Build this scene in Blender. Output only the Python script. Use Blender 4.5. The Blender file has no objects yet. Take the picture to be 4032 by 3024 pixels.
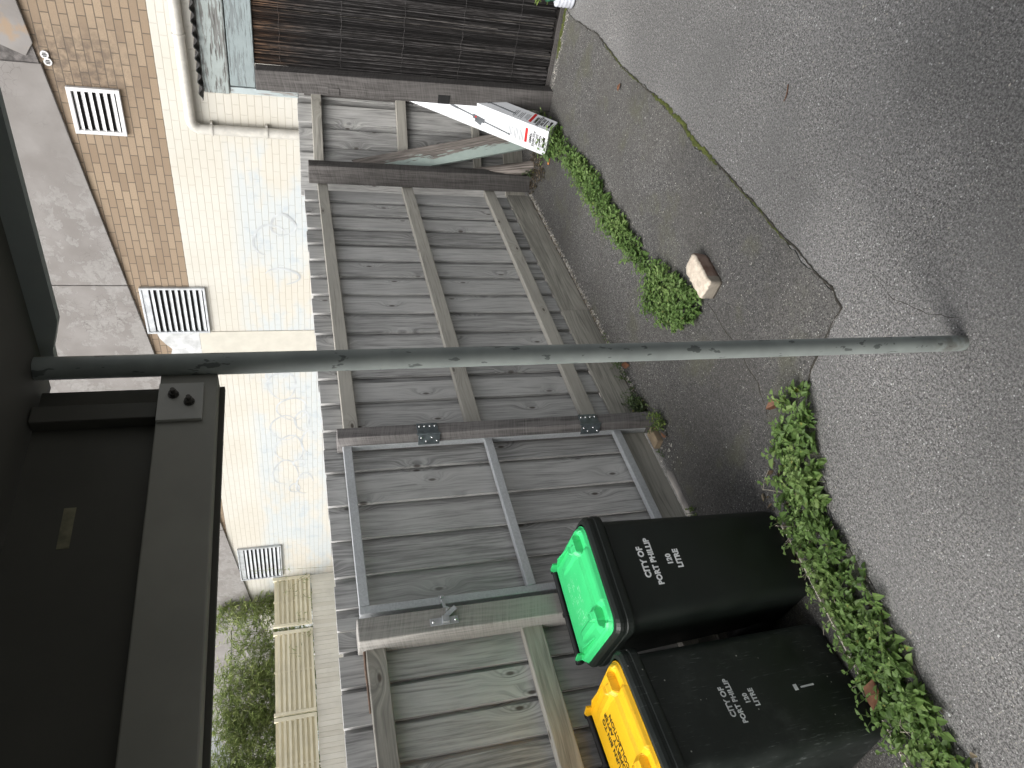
import bpy, math, random
from mathutils import Vector, Matrix
random.seed(7)
R = random.random
U = random.uniform
C = bpy.context.scene.collection
V = Vector

# ------------------------------------------------------------------ scene graph helpers
def tag(o, label=None, cat=None, group=None, kind=None):
    if label: o['label'] = label
    if cat: o['category'] = cat
    if group: o['group'] = group
    if kind: o['kind'] = kind
    return o

def thing(name, loc, label, cat, rotz=0.0, group=None):
    o = bpy.data.objects.new(name, None); C.objects.link(o)
    o.empty_display_size = 0.1
    o.location = loc; o.rotation_euler = (0, 0, rotz)
    return tag(o, label, cat, group)

class MB:
    """collects faces with a wood-grain style UV (u along, v across) and a tone per vertex"""
    def __init__(s):
        s.v = []; s.f = []; s.uv = []; s.t = []; s.sm = []
    def add(s, pts, faces, uvf=None, tone=None, smooth=False):
        b = len(s.v)
        s.v += [tuple(p) for p in pts]
        if not isinstance(tone, (list, tuple)):
            tone = [R() if tone is None else tone] * len(pts)
        s.t += tone
        for f in faces:
            s.f.append([b + i for i in f])
            s.sm.append(smooth)
            if uvf: s.uv.append([uvf(pts[i], f, i) for i in f])
            else: s.uv.append([(pts[i][0] + pts[i][1] * .37, pts[i][2] + pts[i][1] * .61) for i in f])
    def obox(s, o, ax, ay, az, size, tone=None, taper=None):
        """box centred at o; grain runs along ax"""
        ax, ay, az = V(ax).normalized(), V(ay).normalized(), V(az).normalized()
        lx, ly, lz = [k / 2 for k in size]
        ru, rv = U(0, 50), U(0, 50)
        P = []; L = []
        for i in (-1, 1):
            for j in (-1, 1):
                for k in (-1, 1):
                    q = (i * lx, j * ly, k * lz); L.append(q)
                    P.append(V(o) + ax * q[0] + ay * q[1] + az * q[2])
        F = [(0, 1, 3, 2), (4, 6, 7, 5), (0, 4, 5, 1), (2, 3, 7, 6), (0, 2, 6, 4), (1, 5, 7, 3)]
        if ax.cross(ay).dot(az) < 0: F = [tuple(reversed(f)) for f in F]
        t = R() if tone is None else tone
        def uvf(p, f, i):
            q = L[i]
            if f[0] == 0 and set(f) == {0, 1, 3, 2} or set(f) == {4, 6, 7, 5}:
                return (ru + q[1] * .4, rv + q[2])
            return (ru + q[0], rv + q[1] + q[2])
        s.add(P, F, uvf, t)
    def box(s, x0, x1, y0, y1, z0, z1, grain='z', tone=None):
        c = ((x0 + x1) / 2, (y0 + y1) / 2, (z0 + z1) / 2); d = (x1 - x0, y1 - y0, z1 - z0)
        X, Y, Z = (1, 0, 0), (0, 1, 0), (0, 0, 1)
        if grain == 'x': s.obox(c, X, Y, Z, d, tone)
        elif grain == 'y': s.obox(c, Y, Z, X, (d[1], d[2], d[0]), tone)
        else: s.obox(c, Z, X, Y, (d[2], d[0], d[1]), tone)
    def tube(s, pts, rad, n=12, tone=None, cap=True, smooth=True):
        pts = [V(p) for p in pts]
        if not isinstance(rad, (list, tuple)): rad = [rad] * len(pts)
        rings = []; prev = None
        for i, p in enumerate(pts):
            d = (pts[min(i + 1, len(pts) - 1)] - pts[max(i - 1, 0)]).normalized()
            a = prev if prev is not None else (V((0, 0, 1)) if abs(d.z) < .9 else V((1, 0, 0)))
            a = (a - d * a.dot(d)).normalized(); b = d.cross(a); prev = a
            rings.append([p + (a * math.cos(t) + b * math.sin(t)) * rad[i] for t in [2 * math.pi * k / n for k in range(n)]])
        P = [q for r in rings for q in r]; F = []
        for i in range(len(rings) - 1):
            for k in range(n):
                k2 = (k + 1) % n
                F.append((i * n + k, i * n + k2, (i + 1) * n + k2, (i + 1) * n + k))
        s.add(P, F, lambda p, f, i: (p[2] + (i // n) * .0, (i % n) / n * .2), tone, smooth)
        if cap:
            s.add(rings[0], [tuple(reversed(range(n)))], None, tone); s.add(rings[-1], [tuple(range(n))], None, tone)
    def loft(s, rings, tone=.5, cap0=True, cap1=True, smooth=True):
        n = len(rings[0]); P = [q for r in rings for q in r]; F = []
        for i in range(len(rings) - 1):
            for k in range(n):
                k2 = (k + 1) % n
                F.append((i * n + k, i * n + k2, (i + 1) * n + k2, (i + 1) * n + k))
        s.add(P, F, None, tone, smooth)
        if cap0: s.add(rings[0], [tuple(reversed(range(n)))], None, tone)
        if cap1: s.add(rings[-1], [tuple(range(n))], None, tone)
    def prism(s, poly, o, ax, ay, az, th, tone=.5):
        """polygon in (ax,ay), extruded th along az"""
        o, ax, ay, az = V(o), V(ax), V(ay), V(az)
        n = len(poly)
        P = [o + ax * p[0] + ay * p[1] for p in poly] + [o + ax * p[0] + ay * p[1] + az * th for p in poly]
        F = [tuple(reversed(range(n))), tuple(range(n, 2 * n))] + [(k, (k + 1) % n, n + (k + 1) % n, n + k) for k in range(n)]
        s.add(P, F, None, tone)

def obj(name, mb, mat, parent=None, local=False, bevel=0, label=None, cat=None, group=None, kind=None):
    m = bpy.data.meshes.new(name)
    vs = mb.v
    if parent is not None and not local:
        inv = parent.matrix_basis.inverted() if parent.type == 'EMPTY' else None
        p = parent
        M = Matrix.Identity(4)
        chain = []
        while p is not None: chain.append(p); p = p.parent
        for q in reversed(chain): M = M @ q.matrix_basis
        inv = M.inverted()
        vs = [tuple(inv @ V(v)) for v in vs]
    m.from_pydata(vs, [], mb.f)
    uv = m.uv_layers.new(name='UVMap')
    flat = [c for f in mb.uv for p in f for c in p]
    uv.data.foreach_set('uv', flat)
    a = m.attributes.new('tone', 'FLOAT', 'POINT'); a.data.foreach_set('value', mb.t)
    m.polygons.foreach_set('use_smooth', mb.sm)
    m.materials.append(mat); m.update()
    o = bpy.data.objects.new(name, m); C.objects.link(o)
    if parent is not None: o.parent = parent
    if bevel:
        b = o.modifiers.new('bevel', 'BEVEL'); b.width = bevel; b.segments = 2; b.limit_method = 'ANGLE'; b.angle_limit = 0.7
    return tag(o, label, cat, group, kind)

def copy_tree(o, parent=None):
    c = o.copy(); C.objects.link(c); c.parent = parent
    for ch in list(o.children): copy_tree(ch, c)
    return c

def text_part(name, body, size, o, ax, ay, mat, parent, bold=0.0, thick=.0012, align='CENTER', spacing=1.0, line=1.0, squash=1.0):
    """lettering as a mesh; ax = reading direction, ay = letter-up direction, in parent's local space"""
    cu = bpy.data.curves.new('lettering', 'FONT'); cu.body = body; cu.size = size
    cu.align_x = align; cu.align_y = 'CENTER'; cu.extrude = thick; cu.offset = bold; cu.space_character = spacing; cu.space_line = line
    cu.resolution_u = 3
    t = bpy.data.objects.new('lettering', cu); C.objects.link(t)
    dg = bpy.context.evaluated_depsgraph_get(); dg.update()
    m = bpy.data.meshes.new_from_object(t.evaluated_get(dg))
    bpy.data.objects.remove(t); bpy.data.curves.remove(cu)
    ax, ay = V(ax).normalized(), V(ay).normalized(); az = ax.cross(ay)
    M = Matrix((ax * squash, ay, az)).transposed().to_4x4(); M.translation = V(o)
    m.transform(M); m.name = name
    m.materials.clear(); m.materials.append(mat)
    ob = bpy.data.objects.new(name, m); C.objects.link(ob); ob.parent = parent
    return ob

# ------------------------------------------------------------------ material helpers
class NT:
    def __init__(s, name):
        s.m = bpy.data.materials.new(name); s.m.use_nodes = True
        s.t = s.m.node_tree; s.t.nodes.clear()
        s.out = s.t.nodes.new('ShaderNodeOutputMaterial')
    def n(s, typ, ins=None, **kw):
        nd = s.t.nodes.new('ShaderNode' + typ)
        for k, v in kw.items(): setattr(nd, k, v)
        for k, v in (ins or {}).items(): s.set(nd.inputs[k], v)
        return nd
    def set(s, sock, v):
        if isinstance(v, bpy.types.NodeSocket): s.t.links.new(v, sock)
        elif isinstance(v, bpy.types.Node): s.t.links.new(v.outputs[0], sock)
        elif isinstance(v, (tuple, list)) and len(v) == 3 and sock.type == 'RGBA': sock.default_value = (*v, 1)
        else: sock.default_value = v
    def math(s, op, a, b=0.0, c=0.0, clamp=False):
        nd = s.n('Math', operation=op, use_clamp=clamp)
        s.set(nd.inputs[0], a); s.set(nd.inputs[1], b); s.set(nd.inputs[2], c)
        return nd.outputs[0]
    def mix(s, f, a, b, blend='MIX'):
        nd = s.n('Mix', data_type='RGBA', blend_type=blend)
        s.set(nd.inputs[0], f); s.set(nd.inputs[6], a); s.set(nd.inputs[7], b)
        return nd.outputs[2]
    def ramp(s, f, lo, hi, o0=0.0, o1=1.0):
        nd = s.n('MapRange', interpolation_type='SMOOTHSTEP')
        for i, v in enumerate((f, lo, hi, o0, o1)): s.set(nd.inputs[i], v)
        return nd.outputs[0]
    def xyz(s, x, y, z=0.0):
        nd = s.n('CombineXYZ'); s.set(nd.inputs[0], x); s.set(nd.inputs[1], y); s.set(nd.inputs[2], z); return nd.outputs[0]
    def noise(s, vec, scale=5, detail=3, rough=.55, dim='3D'):
        return s.n('TexNoise', {'Vector': vec, 'Scale': scale, 'Detail': detail, 'Roughness': rough}, noise_dimensions=dim).outputs[0]
    def pos(s):
        return s.n('NewGeometry').outputs['Position']
    def objc(s):
        return s.n('TexCoord').outputs['Object']
    def split(s, v):
        nd = s.n('SeparateXYZ'); s.set(nd.inputs[0], v); return nd.outputs
    def attr(s, name='tone'):
        return s.n('Attribute', attribute_name=name).outputs['Fac']
    def bump(s, h, strength=.4, dist=.002):
        return s.n('Bump', {'Height': h, 'Strength': strength, 'Distance': dist}).outputs[0]
    def bsdf(s, color, rough=.8, metal=0.0, normal=None, spec=.4, trans=None):
        b = s.n('BsdfPrincipled', {'Base Color': color, 'Roughness': rough, 'Metallic': metal, 'Specular IOR Level': spec})
        if normal is not None: s.set(b.inputs['Normal'], normal)
        res = b.outputs[0]
        if trans is not None:
            tr = s.n('BsdfTranslucent', {'Color': trans})
            mx = s.n('MixShader', {0: .4}); s.set(mx.inputs[1], res); s.set(mx.inputs[2], tr.outputs[0]); res = mx.outputs[0]
        s.t.links.new(res, s.out.inputs[0])
        return s.m

def wood(name, dark, light, knots=True, ring=1.0, rough=.85, tonevar=.35, stain=None, saw=0.0, grain_v=1.0):
    T = NT(name)
    uv = T.n('UVMap', uv_map='UVMap').outputs[0]
    sp = T.split(uv); u, v = sp[0], sp[1]
    tone = T.attr()
    # wavering grain
    w = T.noise(T.xyz(T.math('MULTIPLY', u, 1.4), T.math('MULTIPLY', v, 5.0), tone), 1.0, 2)
    v2 = T.math('ADD', v, T.math('MULTIPLY', w, .06))
    kmask = 0.0
    if knots:
        vo = T.n('TexVoronoi', {'Vector': T.xyz(T.math('MULTIPLY', u, 2.3), T.math('MULTIPLY', v, 5.2)), 'Scale': 1.0}, voronoi_dimensions='2D', feature='F1')
        d = vo.outputs['Distance']
        cellr = T.split(vo.outputs['Color'])[0]
        has = T.math('GREATER_THAN', cellr, .45)
        swirl = T.math('MULTIPLY', T.ramp(d, 0.0, .34, .055, 0.0), has)
        v2 = T.math('ADD', v2, swirl)
        kmask = T.math('MULTIPLY', T.ramp(d, .022, .060, 1.0, 0.0), has)
        kring = T.math('MULTIPLY', T.ramp(T.math('ABSOLUTE', T.math('SUBTRACT', d, .085)), 0.0, .022, .5, 0.0), has)
    g1 = T.noise(T.xyz(T.math('MULTIPLY', u, 4.5), T.math('MULTIPLY', v2, 105.0 * grain_v), tone), 1.0, 4, .7)
    g2 = T.noise(T.xyz(T.math('MULTIPLY', u, 2.2), T.math('MULTIPLY', v2, 46.0 * grain_v), tone), 1.0, 3)
    rg = T.noise(T.xyz(T.math('MULTIPLY', u, .55), T.math('MULTIPLY', v2, 11.0 * grain_v), T.math('MULTIPLY', tone, 9.0)), 1.0, 1)
    rings = T.math('MULTIPLY_ADD', T.math('SINE', T.math('MULTIPLY', rg, 75.0)), .5, .5)
    f = T.math('ADD', T.math('MULTIPLY', g1, .80), T.math('MULTIPLY', g2, .36))
    bl = T.noise(T.xyz(T.math('MULTIPLY', u, 4.5), T.math('MULTIPLY', v2, 22.0), tone), 1.0, 4, .6)
    f = T.math('ADD', f, T.math('MULTIPLY', T.math('SUBTRACT', bl, .62), .28))
    f = T.math('ADD', f, T.math('MULTIPLY', T.math('SUBTRACT', rings, .5), .22 * ring))
    f = T.math('ADD', f, T.math('MULTIPLY', T.math('SUBTRACT', tone, .5), tonevar))
    if saw:
        sw = T.noise(T.xyz(T.math('MULTIPLY', T.math('ADD', u, T.math('MULTIPLY', v, .25)), 260.0), T.math('MULTIPLY', v, 9.0), tone), 1.0, 1)
        f = T.math('ADD', f, T.math('MULTIPLY', T.math('SUBTRACT', sw, .5), saw))
    f = T.ramp(f, .20, .78)
    col = T.mix(f, dark, light)
    if knots:
        col = T.mix(T.math('MULTIPLY', kring, .55), col, [c * .75 for c in dark])
        col = T.mix(T.math('MULTIPLY', kmask, .85), col, (.05, .036, .027))
    big = T.noise(T.pos(), 2.3, 3)
    col = T.mix(T.ramp(big, .35, .7, 0.0, .35), col, [c * .62 for c in light] if stain is None else stain)
    h = T.math('ADD', T.math('MULTIPLY', g1, .6), T.math('MULTIPLY', rings, .25))
    return T.bsdf(col, rough, 0, T.bump(h, .5, .0016), spec=.25)

def peel(name, paint, wood_d, wood_l, amount=.5, rough=.7):
    """flaking paint over bare grey timber, grain along u"""
    T = NT(name)
    sp = T.split(T.n('UVMap', uv_map='UVMap').outputs[0]); u, v = sp[0], sp[1]
    g = T.noise(T.xyz(T.math('MULTIPLY', u, 5.0), T.math('MULTIPLY', v, 130.0)), 1.0, 3)
    fl = T.noise(T.xyz(T.math('MULTIPLY', u, 7.0), T.math('MULTIPLY', v, 55.0)), 1.0, 5, .65)
    bg = T.noise(T.xyz(T.math('MULTIPLY', u, 2.0), T.math('MULTIPLY', v, 9.0)), 1.0, 2)
    k = T.ramp(T.math('ADD', T.math('ADD', T.math('MULTIPLY', fl, .75), T.math('MULTIPLY', bg, .35)), T.math('MULTIPLY', T.math('SUBTRACT', T.attr(), .5), .55)), amount - .03, amount + .03)
    bare = T.mix(T.ramp(g, .3, .7), wood_d, wood_l)
    pn = T.mix(T.ramp(T.noise(T.pos(), 18, 3), .35, .75, 0, .4), paint, [c * .75 for c in paint])
    col = T.mix(k, pn, bare)
    h = T.math('ADD', T.math('MULTIPLY', T.math('SUBTRACT', 1.0, k), .6), T.math('MULTIPLY', g, .35))
    return T.bsdf(col, rough, 0, T.bump(h, .7, .0018), spec=.3)

def plain(name, col, rough=.6, metal=0.0, var=.25, scale=12, bumpd=.0, spec=.4, dirt=None):
    T = NT(name)
    n = T.noise(T.objc(), scale, 4)
    c = T.mix(T.ramp(n, .3, .75, 0, 1), [k * (1 - var) for k in col], [min(1, k * (1 + var * .6)) for k in col])
    if dirt: c = T.mix(T.ramp(T.noise(T.objc(), scale * 2.7, 5, .7), .55, .72, 0, .8), c, dirt)
    nb = T.bump(T.noise(T.objc(), scale * 9, 3), .4, bumpd) if bumpd else None
    return T.bsdf(c, T.ramp(n, .2, .8, rough - .08, rough + .08), metal, nb, spec)

def leafmat(name, c1, c2, c3):
    T = NT(name)
    t = T.attr()
    col = T.mix(T.ramp(t, .0, .55), c1, c2)
    col = T.mix(T.ramp(t, .6, 1.0), col, c3)
    yl = T.ramp(T.noise(T.pos(), 33, 1), .70, .76, 0, .8)
    col = T.mix(yl, col, (.33, .29, .08))
    return T.bsdf(col, .5, 0, None, .35, trans=T.mix(.5, col, (.10, .16, .02)))

MT = {}
MT['paling'] = wood('weathered_paling', (.155, .154, .150), (.54, .535, .52), ring=.45, tonevar=.24)
MT['rail'] = wood('weathered_rail', (.165, .158, .143), (.43, .412, .365), ring=.7)
MT['plinth'] = wood('weathered_plinth', (.16, .155, .135), (.38, .365, .32), knots=False, ring=.6)
MT['post'] = wood('hardwood_post', (.062, .058, .057), (.235, .222, .215), knots=False, ring=.2, saw=.45)
MT['greypost'] = wood('grey_sawn_post', (.16, .155, .145), (.38, .365, .34), knots=False, ring=.3, saw=.5)
MT['darkpost'] = wood('dark_sawn_post', (.04, .037, .035), (.125, .117, .112), knots=False, ring=.3, saw=.5)
MT['oldtimber'] = wood('old_split_timber', (.04, .033, .028), (.34, .30, .27), knots=False, ring=1.2, tonevar=.1, grain_v=.7)
MT['peelbeam'] = peel('flaking_blue_grey_paint', (.29, .325, .315), (.06, .057, .052), (.23, .235, .226), .555)
MT['paintbeam'] = peel('worn_blue_grey_paint', (.235, .275, .278), (.12, .135, .138), (.21, .24, .242), .60)
MT['trim'] = peel('flaking_pale_trim', (.37, .42, .425), (.12, .11, .10), (.35, .33, .31), .60)
MT['brace'] = peel('flaking_pale_green_paint', (.33, .395, .365), (.085, .075, .068), (.23, .205, .185), .54)
MT['creampaling'] = wood('cream_painted_paling', (.66, .625, .53), (.77, .745, .66), knots=False, ring=.25, tonevar=.5)
MT['lattice'] = wood('cream_painted_lattice', (.62, .555, .38), (.82, .765, .59), knots=False, ring=.35, tonevar=.5)

def mat_galv():
    T = NT('galvanised_steel')
    p = T.objc()
    vo = T.n('TexVoronoi', {'Vector': p, 'Scale': 140.0}).outputs['Color']
    sp = T.split(vo)[0]
    n = T.noise(p, 6, 4)
    c = T.mix(T.math('ADD', T.math('MULTIPLY', sp, .35), T.math('MULTIPLY', n, .5)), (.42, .44, .455), (.66, .68, .695))
    return T.bsdf(c, T.ramp(n, .3, .7, .35, .55), .35, None, .5)
MT['galv'] = mat_galv()
MT['zinc'] = plain('zinc_plate', (.20, .235, .25), .42, .8, .25, 30)
MT['latch'] = plain('bright_zinc', (.46, .48, .49), .35, .6, .15, 30)
MT['screw'] = plain('bright_screw_head', (.75, .76, .76), .22, 1.0, .05, 30)

def mat_pole():
    T = NT('worn_grey_green_pole_paint')
    p = T.objc(); sp = T.split(p)
    n = T.noise(p, 9, 4)
    c = T.mix(T.ramp(n, .3, .7), (.25, .278, .264), (.32, .35, .333))
    ch = T.noise(T.xyz(T.math('MULTIPLY', sp[0], 38.0), T.math('MULTIPLY', sp[1], 38.0), T.math('MULTIPLY', sp[2], 17.0)), 1.0, 3, .6)
    c = T.mix(T.ramp(ch, .61, .64, 0, .75), c, (.075, .085, .082))
    low = T.math('MULTIPLY', T.ramp(sp[2], .02, .22, 1, 0), T.ramp(T.noise(p, 26, 4), .35, .6))
    c = T.mix(T.math('MULTIPLY', low, .7), c, (.11, .10, .085))
    return T.bsdf(c, .55, 0, T.bump(ch, .3, .001), .4)
MT['pole'] = mat_pole()

def mat_asphalt(name, d, l, chip, chipamt, tint, mossy=0.0):
    T = NT(name)
    p = T.pos()
    fine = T.noise(p, 150, 4, .75)
    mid = T.noise(p, 75, 3, .6)
    big = T.noise(p, 1.7, 4, .6)
    f = T.math('ADD', T.math('MULTIPLY', fine, .75), T.math('MULTIPLY', mid, .35))
    c = T.mix(T.ramp(f, .43, .68), d, l)
    # pale stones of two sizes
    for sc, lim, r in ((130.0, 1 - chipamt, .30), (60.0, 1 - chipamt * .16, .20), (190., 1 - chipamt * 2.2, .33)):
        vo = T.n('TexVoronoi', {'Vector': p, 'Scale': sc})
        cr = T.split(vo.outputs['Color'])
        m = T.math('MULTIPLY', T.math('GREATER_THAN', cr[0], lim), T.ramp(vo.outputs['Distance'], r, r + .16, 1, 0))
        c = T.mix(T.math('MULTIPLY', m, T.ramp(cr[1], 0, 1, .35, 1.0)), c, T.mix(cr[2], chip, (.40, .37, .31)))
    # dark pits
    vo = T.n('TexVoronoi', {'Vector': p, 'Scale': 120.0})
    m = T.math('MULTIPLY', T.math('GREATER_THAN', T.split(vo.outputs['Color'])[1], .82), T.ramp(vo.outputs['Distance'], .25, .5, .75, 0))
    c = T.mix(m, c, [k * .35 for k in d])
    c = T.mix(T.ramp(big, .36, .68, 0, .45), c, tint)
    pt = T.noise(p, .62, 3, .5)
    c = T.mix(T.ramp(pt, .40, .60, .38, 0), c, [k * .6 for k in d])
    if mossy:
        mz = T.math('MULTIPLY', T.ramp(T.noise(p, 3.1, 4, .65), .52, .7), mossy)
        c = T.mix(mz, c, (.085, .085, .055))
    h = T.math('ADD', T.math('MULTIPLY', fine, .5), mid)
    return T.bsdf(c, T.ramp(big, .3, .7, .62, .80), 0, T.bump(h, .9, .004), .45)
MT['asphalt'] = mat_asphalt('worn_grey_asphalt', (.066, .065, .0635), (.295, .289, .281), (.66, .67, .66), .055, (.165, .163, .16))
MT['asphaltdark'] = mat_asphalt('dark_mossy_asphalt', (.036, .035, .034), (.170, .165, .158), (.72, .72, .70), .040, (.085, .080, .070), .55)

def mat_brick():
    T = NT('buff_brick_with_cream_paint')
    p = T.pos(); sp = T.split(p); y, z = sp[1], sp[2]
    vec = T.xyz(y, T.math('SUBTRACT', z, 3.30), 0.0)
    def bt(mort, smooth):
        return T.n('TexBrick', {'Vector': vec, 'Color1': (0, 0, 0), 'Color2': (1, 1, 1), 'Mortar': (.5, .5, .5), 'Scale': 1.0,
                   'Mortar Size': mort, 'Mortar Smooth': smooth, 'Bias': 0.0, 'Brick Width': .24, 'Row Height': .0866}, offset=.5)
    b = bt(.0062, .3)
    rnd = b.outputs['Color']; mor = b.outputs['Fac']
    n1 = T.noise(p, 70, 4, .7); n2 = T.noise(p, 1.3, 4)
    br = T.mix(T.split(rnd)[0], (.215, .158, .108), (.305, .234, .162))
    br = T.mix(T.ramp(n1, .35, .7, 0, .35), br, (.175, .132, .097))
    br = T.mix(T.ramp(n2, .42, .7, 0, .35), br, (.245, .19, .138))
    # black weather stain running down beside the small round outlets
    st = T.math('MULTIPLY', T.ramp(T.math('ABSOLUTE', T.math('SUBTRACT', y, 3.42)), .12, .62, 1, 0), T.ramp(z, 3.35, 3.9, 0, 1))
    st = T.math('MULTIPLY', st, T.ramp(T.noise(p, 9, 5, .7), .38, .62))
    br = T.mix(T.math('MULTIPLY', st, .72), br, (.10, .078, .062))
    br = T.mix(T.math('MULTIPLY', mor, .9), br, (.105, .085, .066))
    # cream paint below the paint line
    edge = T.math('ADD', z, T.math('MULTIPLY', T.noise(p, 16, 3), .012))
    isb = T.ramp(edge, 3.302, 3.309)
    cr = T.mix(T.ramp(n2, .3, .7), (.475, .457, .405), (.51, .496, .452))
    warm = T.ramp(T.noise(p, .55, 3), .45, .65)
    cr = T.mix(T.math('MULTIPLY', warm, .5), cr, (.48, .448, .38))
    # patchy pale repaint over old graffiti, low on the wall
    pm = T.math('MULTIPLY', T.ramp(z, 2.75, 2.45, 0, 1), T.ramp(T.noise(T.xyz(0.0, T.math('MULTIPLY', y, .5), z), 1.7, 4, .6), .40, .56))
    pm = T.math('MULTIPLY', pm, T.ramp(y, 4.0, 4.35))
    cr = T.mix(T.math('MULTIPLY', pm, .9), cr, (.44, .47, .475))
    gh = T.math('MULTIPLY', pm, T.ramp(T.noise(T.xyz(0.0, y, z), 3.6, 4, .7), .52, .68))
    cr = T.mix(T.math('MULTIPLY', gh, .35), cr, (.30, .355, .42))
    hm = T.ramp(T.noise(p, 1.1, 2), .35, .65, .25, 1)
    # joints: bed joints show, perpends mostly filled by paint
    fz = T.math('FRACT', T.math('ADD', T.math('DIVIDE', T.math('SUBTRACT', z, 3.30), .0866), 100.0))
    bed = T.ramp(T.math('ABSOLUTE', T.math('SUBTRACT', fz, .5)), .445, .49, 0, 1)
    vis = T.math('MAXIMUM', T.math('MULTIPLY', bed, .62), T.math('MULTIPLY', T.math('MULTIPLY', mor, hm), .16))
    cr = T.mix(T.math('MULTIPLY', vis, .72), cr, (.25, .20, .13))
    col = T.mix(isb, cr, br)
    h = T.math('SUBTRACT', T.math('MULTIPLY', n1, .15), T.math('MULTIPLY', mor, 1.0))
    return T.bsdf(col, .82, 0, T.bump(h, .6, .006), .3)
MT['brick'] = mat_brick()

def mat_concrete():
    T = NT('flaking_painted_concrete')
    p = T.pos(); sp = T.split(p)
    q = T.xyz(0.0, T.math('MULTIPLY', sp[1], 1.0), T.math('MULTIPLY', sp[2], 1.0))
    dq = T.n('VectorMath', operation='ADD'); T.set(dq.inputs[0], q)
    sc = T.n('VectorMath', operation='SCALE'); T.set(sc.inputs[0], T.n('TexNoise', {'Vector': q, 'Scale': 5.0, 'Detail': 3.0}).outputs['Color']); sc.inputs[3].default_value = .22
    T.set(dq.inputs[1], sc.outputs[0]); q2 = dq.outputs[0]
    fl = T.noise(q2, 5.5, 6, .68)
    zone = T.noise(q, 1.1, 2)
    k = T.ramp(T.math('ADD', fl, T.math('MULTIPLY', T.math('SUBTRACT', zone, .5), .5)), .505, .535)
    k = T.math('MULTIPLY', k, T.ramp(sp[1], 4.2, 5.4, .12, 1))
    base = T.mix(T.ramp(T.noise(p, 2.1, 4), .3, .7), (.185, .172, .162), (.235, .222, .212))
    under = T.mix(T.ramp(T.noise(p, 22, 3), .3, .7), (.24, .232, .222), (.31, .302, .29))
    c = T.mix(T.math('MULTIPLY', k, .5), base, under)
    cr = T.n('TexVoronoi', {'Vector': q2, 'Scale': 9.0}, feature='DISTANCE_TO_EDGE').outputs['Distance']
    crm = T.math('MULTIPLY', T.ramp(cr, .0, .035, 1, 0), T.ramp(T.noise(p, 1.6, 2), .48, .6))
    c = T.mix(T.math('MULTIPLY', crm, .6), c, (.10, .092, .085))
    rust = T.math('MULTIPLY', T.ramp(T.math('ABSOLUTE', T.math('SUBTRACT', sp[1], 3.05)), .05, .3, 1, 0), T.ramp(T.noise(p, 7, 4), .45, .65))
    c = T.mix(T.math('MULTIPLY', rust, .6), c, (.30, .20, .11))
    return T.bsdf(c, .85, 0, T.bump(T.math('ADD', T.math('MULTIPLY', k, -.6), T.math('MULTIPLY', fl, .3)), .5, .006), .25)
MT['concrete'] = mat_concrete()
MT['rubble'] = plain('broken_concrete', (.13, .12, .115), .95, 0, .5, 20, .01)
MT['render'] = plain('cream_render', (.475, .455, .395), .8, 0, .08, 5)
MT['patchgrey'] = plain('grey_cement_patch', (.50, .51, .51), .85, 0, .25, 7, .002, dirt=(.3, .3, .3))
MT['patchblue'] = plain('thin_faded_blue_paint', (.43, .45, .46), .8, 0, .2, 6)
MT['ventwhite'] = plain('white_painted_metal', (.58, .58, .58), .45, .0, .08, 8)
MT['ventgrey'] = plain('zinc_louvre_metal', (.50, .52, .535), .45, .35, .18, 10)
MT['black'] = plain('dark_void', (.012, .012, .012), .9, 0, .1)
MT['pvc'] = plain('cream_pipe_paint', (.47, .455, .415), .45, 0, .12, 14, dirt=(.55, .50, .42))
MT['binbody'] = plain('dark_green_plastic', (.0075, .0115, .0090), .50, 0, .25, 9, .0006, .45)

def mat_oldbin():
    T = NT('scuffed_dark_green_plastic')
    p = T.objc(); n = T.noise(p, 8, 4)
    c = T.mix(T.ramp(n, .35, .7), (.009, .0135, .011), (.018, .023, .020))
    sp = T.split(p)
    sc = T.noise(T.xyz(T.math('MULTIPLY', sp[0], 160.0), T.math('MULTIPLY', sp[1], 30.0), T.math('MULTIPLY', T.math('ADD', sp[2], sp[0]), 14.0)), 1.0, 3, .7)
    c = T.mix(T.math('MULTIPLY', T.ramp(sc, .60, .72), T.ramp(n, .42, .62, .05, .55)), c, (.20, .22, .21))
    du = T.math('MULTIPLY', T.ramp(T.noise(p, 5, 5, .7), .5, .72), .5)
    c = T.mix(du, c, (.050, .056, .052))
    vo = T.n('TexVoronoi', {'Vector': p, 'Scale': 45.0})
    m = T.math('MULTIPLY', T.math('GREATER_THAN', T.split(vo.outputs['Color'])[0], .955), T.ramp(vo.outputs['Distance'], .06, .16, .8, 0))
    c = T.mix(m, c, (.5, .5, .45))
    return T.bsdf(c, T.ramp(n, .3, .7, .42, .6), 0, T.bump(sc, .15, .0005), .45)
MT['binold'] = mat_oldbin()

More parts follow.
